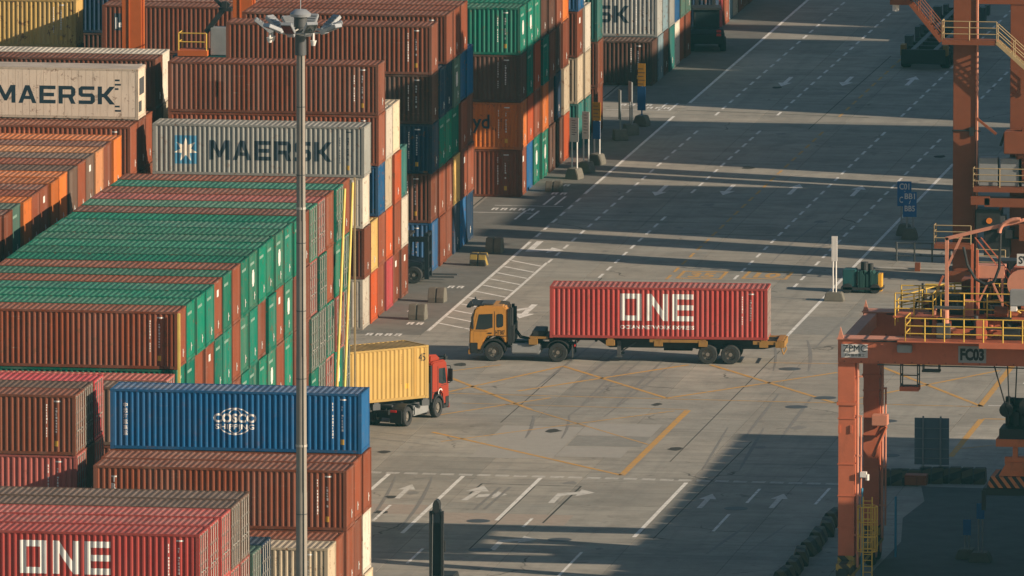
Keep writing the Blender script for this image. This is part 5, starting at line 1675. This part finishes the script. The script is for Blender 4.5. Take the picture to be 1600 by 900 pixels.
def sign(label, loc, rotz, boards, posts=2, base='cement', pm='letter_white', h0=0.7, name='road_sign', gap=0.36, texts=()):
    """boards: (z0, z1, width, material) on round posts in a concrete foot"""
    root = thing(name, label, 'sign', loc, rotz)
    mb = MB(); mb.prism([(-0.48, 0), (0.46, 0), (0.43, 0.26), (0.30, 0.66), (-0.27, 0.70), (-0.42, 0.3)], 'y', -0.45, 0.42)
    mb.build('concrete_foot', M[base], root, bevel=0.04)
    zt = max(b[1] for b in boards) - 0.05
    for k in range(posts):
        x = 0 if posts == 1 else (-gap / 2 + gap * k)
        MB().cyl((x, 0, 0.6), (x, 0, zt), 0.05, n=8).build('post', M[pm], root)
    for z0, z1, w, m in boards:
        MB().box(-w / 2, w / 2, -0.075, -0.052, z0, z1).build('board', M[m], root)
    for s, h, w, z, m in texts:
        vs, fs = text_mesh(s, h, 0.02, w)
        if vs:
            mb = MB(); mb.add([(u - w / 2, -0.079, z + q) for u, q in vs], fs)
            mb.build('lettering', M[m], root)
    return root
def scribble(root, w, z0, z1, n, m):
    """rows of small print too fine to read"""
    for i in range(n):
        z = z1 - (i + 0.7) * (z1 - z0) / n
        mb = MB(); mb.box(-w * 0.4, w * (0.2 + 0.2 * (i % 2)), -0.082, -0.076, z, z + 0.035)
        mb.build('small_print', M[m], root)
ROT = R(-18)
s1 = sign('white notice board on twin posts, nearest of the roadside signs', (1.95, 69.2, 0), ROT, [(2.3, 3.8, 0.6, 'sign_white')], gap=0.34); scribble(s1, 0.42, 2.7, 3.7, 7, 'darkgrey')
s2 = sign('pale notice board just behind the nearest roadside sign', (2.2, 72.4, 0), ROT, [(2.1, 3.8, 0.48, 'sign_white')], gap=0.34); scribble(s2, 0.34, 2.4, 3.7, 7, 'darkgrey')
s3 = sign('yellow over blue sign board behind the white notice boards', (2.3, 76.4, 0), ROT, [(2.75, 3.9, 0.55, 'sign_yellow'), (1.6, 2.72, 0.5, 'sign_blue')]); scribble(s3, 0.55, 2.9, 3.8, 4, 'darkgrey')
s4 = sign('narrow grey sign board, nearest of the far sign group', (1.99, 88.8, 0), R(-70), [(1.3, 3.2, 0.6, 'sign_grey')], 1, pm='grey')
s5 = sign('grey sign board standing beside the yellow sign', (2.26, 91.6, 0), R(-62), [(2.1, 3.4, 0.6, 'grey')], 2, pm='grey')
s6 = sign('bright yellow notice over a blue panel on the far roadside', (2.3, 96.2, 0), R(-12), [(2.55, 4.0, 0.5, 'sign_yellow'), (1.0, 2.5, 0.55, 'sign_blue')], 1, pm='sign_blue'); scribble(s6, 0.62, 2.6, 3.8, 5, 'darkgrey')
sign('left blue direction sign lettered C01 in the shade', (25.3, 45.8, 0), 0, [(1.75, 3.25, 0.85, 'sign_blue')], pm='grey', texts=(('C01', 0.38, 0.6, 2.75, 'letter_white'), ('/', 0.25, 0.12, 2.42, 'letter_white'), ('C04', 0.38, 0.6, 1.95, 'letter_white')))
sign('right blue direction sign lettered BB1 and BB5 in the shade', (25.85, 44.0, 0), 0, [(1.35, 2.85, 0.82, 'sign_blue')], pm='grey', texts=(('BB1', 0.34, 0.62, 2.42, 'letter_white'), ('/', 0.22, 0.12, 2.12, 'letter_white'), ('BB5', 0.34, 0.62, 1.68, 'letter_white')))
bs = thing('road_sign', 'large dark panel sign seen from behind on two posts', 'sign', (38.65, -50.7, 0))
MB().box(-0.92, 0.92, 0.0, 0.03, 0.55, 3.05).build('board', M['sign_grey'], bs)
for x in (-0.45, 0.48):
    MB().cyl((x, -0.06, 0), (x, -0.06, 3.15), 0.05, n=8).build('post', M['grey'], bs)
for z in (0.9, 1.4, 1.95, 2.5):
    MB().box(-0.9, 0.9, -0.03, 0.0, z - 0.02, z + 0.02).build('rail', M['grey'], bs)
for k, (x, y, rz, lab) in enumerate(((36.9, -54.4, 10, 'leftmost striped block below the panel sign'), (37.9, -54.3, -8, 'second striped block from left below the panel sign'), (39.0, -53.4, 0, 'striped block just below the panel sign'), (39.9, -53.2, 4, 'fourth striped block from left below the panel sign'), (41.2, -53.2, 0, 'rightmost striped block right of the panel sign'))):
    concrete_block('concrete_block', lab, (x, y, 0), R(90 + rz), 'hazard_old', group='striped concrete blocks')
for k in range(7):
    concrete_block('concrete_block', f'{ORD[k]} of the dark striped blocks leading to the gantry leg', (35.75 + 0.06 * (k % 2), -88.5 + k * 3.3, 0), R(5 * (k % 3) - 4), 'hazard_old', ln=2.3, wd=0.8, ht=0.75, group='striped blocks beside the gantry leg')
wp = thing('tall_marker', 'tall white twin tube marker on a block beside the road', 'marker', (24.85, 16.4, 0))
for x in (-0.08, 0.1):
    MB().cyl((x, 0, 0.2), (x, 0, 3.65), 0.045, n=8).build('tube', M['letter_white'], wp)
MB().box(-0.16, 0.18, -0.04, 0.04, 2.3, 3.75).build('plate', M['sign_white'], wp)
mb = MB(); mb.prism([(-0.6, 0), (0.6, 0), (0.45, 0.5), (-0.45, 0.5)], 'y', -0.4, 0.4)
mb.build('concrete_foot', M['cement'], wp, bevel=0.04)
gn = thing('pump_unit', 'small machine under a green tarpaulin beside the white marker', 'machine', (26.2, 20.4, 0))
MB().box(-1.3, -0.55, -0.6, 0.5, 0.35, 1.35).build('cabinet', M['teal'], gn, bevel=0.04)
mb = MB()
rnd = random.Random(5)
for i in range(9):
    x = -0.4 + i * 0.12
    mb.prism([(x, 0.1), (x + 0.13, 0.1), (x + 0.16, 1.0 + rnd.uniform(0, 0.3)), (x - 0.03, 1.05 + rnd.uniform(0, 0.3))], 'y', -0.55 - rnd.uniform(0, 0.15), 0.45)
mb.build('tarpaulin', M['tarp'], gn, bevel=0.02)
mb = MB(); mb.cyl((-0.1, 0, 1.2), (-0.1, 0, 1.75), 0.22, n=12); mb.cyl((0.25, 0.1, 1.2), (0.25, 0.1, 1.65), 0.16, n=12)
mb.build('engine_head', M['dark'], gn)
MB().box(0.75, 0.95, -0.4, 0.3, 0.1, 1.1).build('panel', M['sign_yellow'], gn)
mb = MB(); mb.box(-1.4, 1.0, -0.7, 0.6, 0.2, 0.34)
for x in (-1.0, 0.6):
    mb.cyl((x, -0.7, 0.28), (x, -0.5, 0.28), 0.28, n=14); mb.cyl((x, 0.4, 0.28), (x, 0.6, 0.28), 0.28, n=14)
mb.build('undercarriage', M['dark'], gn)
fe = thing('guard_fence', 'dark guard rail fence by the foot of the tall crane', 'fence', (27.4, 34.0, 0))
for i in range(5):
    MB().cyl((i * 1.05 - 1.1, 0, 0), (i * 1.05 - 1.1, 0, 1.15), 0.05, n=8).build('post', M['darkgrey'], fe)
for z in (0.35, 0.75, 1.1):
    MB().cyl((-1.2, 0, z), (3.2, 0, z), 0.035, n=6).build('rail', M['darkgrey'], fe)
pp = thing('surface_pipe', 'pale pipe lying across the ground toward the tall crane', 'pipe', (25.0, 31.0, 0))
MB().tube([(0.3, -1.0, 0.12), (3.0, -1.15, 0.12), (6.2, -1.4, 0.12)], 0.07, 8).build('pipe', M['galv'], pp)
MB().box(2.9, 3.2, -1.3, -1.0, 0.0, 0.5).build('valve', M['crane_far'], pp)
for k, (x, y) in enumerate(((44.7, -80.0), (43.9, -79.0))):
    root = thing('road_sign', ('taller' if k == 0 else 'shorter') + ' small blue sign on a pole in the dark corner', 'sign', (x, y, 0))
    for q in (-0.1, 0.1):
        MB().cyl((q, 0, 0), (q, 0, 3.0 - k), 0.04, n=8).build('post', M['grey'], root)
    MB().box(-0.2, 0.2, -0.07, -0.045, 2.2 - k, 3.0 - k).build('board', M['sign_blue'], root)
    MB().prism([(-0.6, 0), (0.6, 0), (0.4, 0.5), (-0.4, 0.5)], 'y', -0.5, 0.5).build('concrete_foot', M['cement'], root, bevel=0.05)

# ------------------------------------------------------------------ other machines
# low dark trailer in the far lane
fl = thing('terminal_trailer', 'long low dark terminal trailer in the shaded far lane', 'trailer', (16.35, 128.4, 0))
mb = MB()
for x in (-0.75, 0.75):
    mb.box(x - 0.16, x + 0.16, 0.2, 26, 0.95, 1.3)
mb.build('frame_rail', M['darkgrey'], fl)
for k in range(12):
    MB().box(-1.35, 1.35, 0.6 + k * 2.2, 0.85 + k * 2.2, 1.0, 1.28).build('cross_member', M['dark'], fl)
for k in range(4):
    for s in (-1, 1):
        t = MB().ring((s * 1.3, 1.6 + k * 1.5 if k < 2 else 13 + k * 1.3, 0.55), (1, 0, 0), 0.55, 0.3, 0.6, 20).build('tyre', M['rubber'], fl, smooth=True)
        MB().cyl((s * 1.1, 1.6 + k * 1.5 if k < 2 else 13 + k * 1.3, 0.55), (s * 1.55, 1.6 + k * 1.5 if k < 2 else 13 + k * 1.3, 0.55), 0.3, n=14).build('rim', M['rim'], t)
MB().box(-1.45, 1.45, 0, 0.25, 0.4, 1.35).build('rear_plate', M['dark'], fl, bevel=0.03)
for s in (-1, 1):
    for k in range(7):
        MB().box(*sorted((s * 1.25, s * (1.55 + 0.2 * (k % 2)))), 0.4 + k * 3.9, 1.3 + k * 3.9, 0.9, 1.6 + 0.15 * (k % 3)).build('corner_guide', M['chassis_yellow'] if k == 0 else M['darkgrey'], fl)

def lift_truck(label, loc, rotz, mast_h, paint, lights=False, cab=True):
    root = thing('lift_truck', label, 'lift truck', loc, rotz)
    mb = MB(); mb.prism([(-2.4, 0.55), (1.0, 0.55), (1.1, 1.2), (0.2, 1.35), (-0.6, 1.5), (-2.1, 1.5), (-2.5, 1.2)], 'y', -1.1, 1.1)
    mb.build('body', paint, root, bevel=0.06)
    if cab:
        mb = MB()
        for x in (-1.3, 0.1):
            for y in (-0.8, 0.8):
                mb.beam((x, y, 1.4), (x + 0.1, y, 2.75), 0.1)
        mb.box(-1.45, 0.35, -0.95, 0.95, 2.72, 2.86)
        mb.build('cab_frame', M['dark'], root)
        MB().box(-1.25, 0.1, -0.78, 0.78, 1.5, 2.7).build('cab_glass', M['glass'], root)
    for x in (-1.7, 0.6):
        for s in (-1, 1):
            wheel(root, x, s * 1.05, 0.5, 0.4, s)
    for s in (-1, 1):
        MB().box(1.15, 1.4, *sorted((s * 0.45, s * 0.68)), 0.2, mast_h).build('mast_rail', paint, root)
        MB().box(1.45, 2.9, *sorted((s * 0.5, s * 0.66)), 0.3, 0.4).build('fork', M['darkgrey'], root)
    for z in (0.6, 1.6, mast_h - 0.2):
        MB().box(1.17, 1.38, -0.45, 0.45, z, z + 0.16).build('mast_tie', paint, root)
    if lights:
        for z in (1.1, 1.35):
            MB().box(-2.56, -2.5, -0.9, -0.6, z, z + 0.16).build('tail_light', M['taillight'], root)
    return root
M['lift_blue'] = mat_flat('dark_blue_lift_paint', (0.012, 0.018, 0.026), 0.45)  # blue-black lowered further, shade between the stacks put into the colour
lt = lift_truck('dark blue lift truck parked in the gap between two stacks', (-0.9, 21.2, 0), 0, 2.9, M['lift_blue'])
MB().box(-1.5, 1.45, -1.2, -1.0, 2.45, 2.75).build('spreader_beam', M['lift_blue'], lt)
MB().box(0.1, 0.2, -1.25, -1.15, 1.0, 2.5).build('white_post', M['letter_white'], lt)
lift_truck('dark lift truck with red tail lights beyond the far stacks', (0.6, 138.5, 0), R(100), 4.2, M['dark'], True)
# forklift whose mast rises in front of the approach lanes
fk = lift_truck('black lift truck with its mast rising at the bottom edge', (19.85, -98.6, 0), R(-90), 5.0, M['dark'], cab=False)
fk.scale = (1.0, 0.52, 1.0)
for s in (-1, 1):
    MB().box(1.0, 1.15, *sorted((s * 0.28, s * 0.44)), 1.0, 5.05).build('inner_mast_rail', M['lift_blue'], fk)
mb = MB(); mb.cyl((0.9, 0.0, 5.25), (1.5, 0.0, 5.25), 0.33, n=20)
mb.build('chain_pulley', M['dark'], fk, smooth=True)
MB().box(1.02, 1.16, -0.5, 0.5, 0.4, 4.5).build('mast_plate', M['lift_blue'], fk)
mb = MB(); mb.box(1.0, 1.4, -0.4, 0.4, 4.4, 5.1); mb.cyl((0.95, -0.5, 1.5), (0.95, -0.5, 4.2), 0.07, n=8)
mb.build('mast_head', M['lift_blue'], fk, bevel=0.04)
mb = MB(); mb.cyl((1.25, 0.5, 1.0), (1.25, 0.42, 5.3), 0.02, n=5); mb.cyl((1.4, -0.42, 1.0), (1.4, -0.32, 5.3), 0.02, n=5)
mb.build('lift_chain', M['grey'], fk)
MB().box(0.85, 1.1, 0.3, 0.75, 2.9, 3.5).build('hydraulic_block', M['dark'], fk, bevel=0.04)

# crane legs among the far stacks, upper left
tl = thing('gantry_crane', 'orange gantry crane legs rising behind the brown stacks, upper left', 'crane', (-22.9, 50.0, 0))
for x in (0.0, 6.8):
    mb = MB(); mb.box(x, x + 1.2, 0, 1.1, 0, 24)
    lg = mb.build('leg', M['crane_bright'], tl, bevel=0.02)
    mb = MB(); mb.box(x + 0.42, x + 0.47, -0.05, 0, 8, 24); mb.cyl((x + 1.3, 0.2, 6), (x + 1.3, 0.2, 24), 0.07, n=8)
    mb.build('conduit', M['crane_bright'], lg)
mb = MB(); mb.box(3.2, 6.6, -0.6, 0.6, 8.7, 9.6)
mb.build('engine_deck', M['teal'], tl, bevel=0.04)
mb = MB(); mb.box(3.6, 5.4, -1.0, 0.5, 9.62, 9.95)
pf = mb.build('platform', M['crane_bright'], tl)
rail_run([(3.65, -0.95, 9.95), (5.35, -0.95, 9.95)], 1.05, 1.7, 0.045, 1).build('handrail', M['rail'], pf)
rail_run([(3.65, 0.45, 9.95), (3.65, -0.95, 9.95)], 1.05, 1.4, 0.04, 1).build('handrail', M['rail'], pf)
MB().box(5.5, 6.75, -0.5, 0.6, 9.62, 11.3).build('engine_box', M['grey'], tl, bevel=0.05)
mb = MB(); mb.beam((5.2, -0.2, 11.0), (6.6, -0.2, 12.8), 0.3); mb.beam((5.6, -0.2, 13.2), (6.4, -0.2, 12.4), 0.2); mb.box(6.0, 6.8, -0.4, 0.4, 12.3, 12.5); mb.box(6.2, 6.5, -0.5, -0.2, 12.5, 12.9)
mb.build('cable_arm', M['dark'], tl)

# ------------------------------------------------------------------ unseen ship and portal added to cast shadows, stacks beyond the right edge
ship = thing('container_ship', 'loaded container ship lying beyond the right edge of the yard', 'ship', (58.0, 0, 0))
mb = MB(); mb.prism([(2.0, 0.0), (46, 0.0), (48, 5.0), (0.0, 5.0)], 'y', 22, 260)
mb.build('hull', M['hull'], ship)
for (ya, yb, top) in ((30.8, 50.9, 22.2), (63.4, 82.0, 23.5), (91.8, 108.8, 24.5), (111.5, 126.7, 24.5), (132.8, 134.6, 24.5), (139.0, 255, 24.5)):
    mb = MB()
    n = max(1, int((yb - ya) / 2.6)); w = (yb - ya) / n; hh = (top - 5.0) / 7
    for i in range(n):
        for t in range(7):
            mb.box(0.02 * (i % 3), 12.2, ya + i * w, ya + (i + 1) * w - 0.02, 5.0 + t * hh, 5.0 + (t + 1) * hh - 0.03)
            mb.box(12.3, 44.0, ya + i * w, ya + (i + 1) * w - 0.02, 5.0 + t * hh, 5.0 + (t + 1) * hh - 0.03)
    o = mb.build('deck_cargo', M['paint'], ship, color=(0.18, 0.06, 0.035, 0.4))
    o['kind'] = 'stuff'
# unseen uprights added to throw the thin shadow stripes
for y, w in ((64.0 - 5.8, 1.9), (64.0 - 8.6, 1.7), (30.8 - 5.4, 3.3)):
    MB().box(0, 1.4, y, y + w, 5.0, 22.5).build('lashing_frame', M['hull'], ship)
pc = thing('quay_crane', 'portal of a further quay crane beyond the right edge', 'crane', (35.0, 49.5, 0))
for y in (0.0, 15.0):
    MB().box(0, 1.2, y, y + 1.2, 0, 19).build('leg', M['crane_far'], pc)
MB().box(-0.2, 1.6, -0.6, 17.0, 19, 22.4).build('portal_beam', M['crane_far'], pc)  # unseen beam added to shade the orange and green block
mb = MB()
for r in range(20):
    for t in range(4):
        for bx in range(2):
            mb.box(56.7 + bx * 12.6, 56.7 + bx * 12.6 + L, -99.4 + r * 2.7, -99.4 + r * 2.7 + W, t * ZP, t * ZP + H)
o = mb.build('shipping_containers', M['paint'], None, color=(0.2, 0.07, 0.04, 0.4))
o['kind'] = 'stuff'
o['label'] = 'stacked containers under the gantry crane beyond the right edge'
o['category'] = 'containers'

# ------------------------------------------------------------------ thin haze over the whole port, tinted teal to lift the shadows
hz = MB().box(-920, 1120, -1020, 1320, -1.5, 113.0)
hm = bpy.data.materials.new('haze')
hm.use_nodes = True
hn = hm.node_tree.nodes
hn.remove(hn['Principled BSDF'])
pv = hn.new('ShaderNodeVolumePrincipled')
pv.inputs['Color'].default_value = (0.22, 0.80, 0.90, 1)
pv.inputs['Density'].default_value = 0.000052
pv.inputs['Anisotropy'].default_value = 0.0
hm.node_tree.links.new(pv.outputs[0], hn['Material Output'].inputs['Volume'])
hzo = hz.build('haze', hm)
hzo['kind'] = 'stuff'
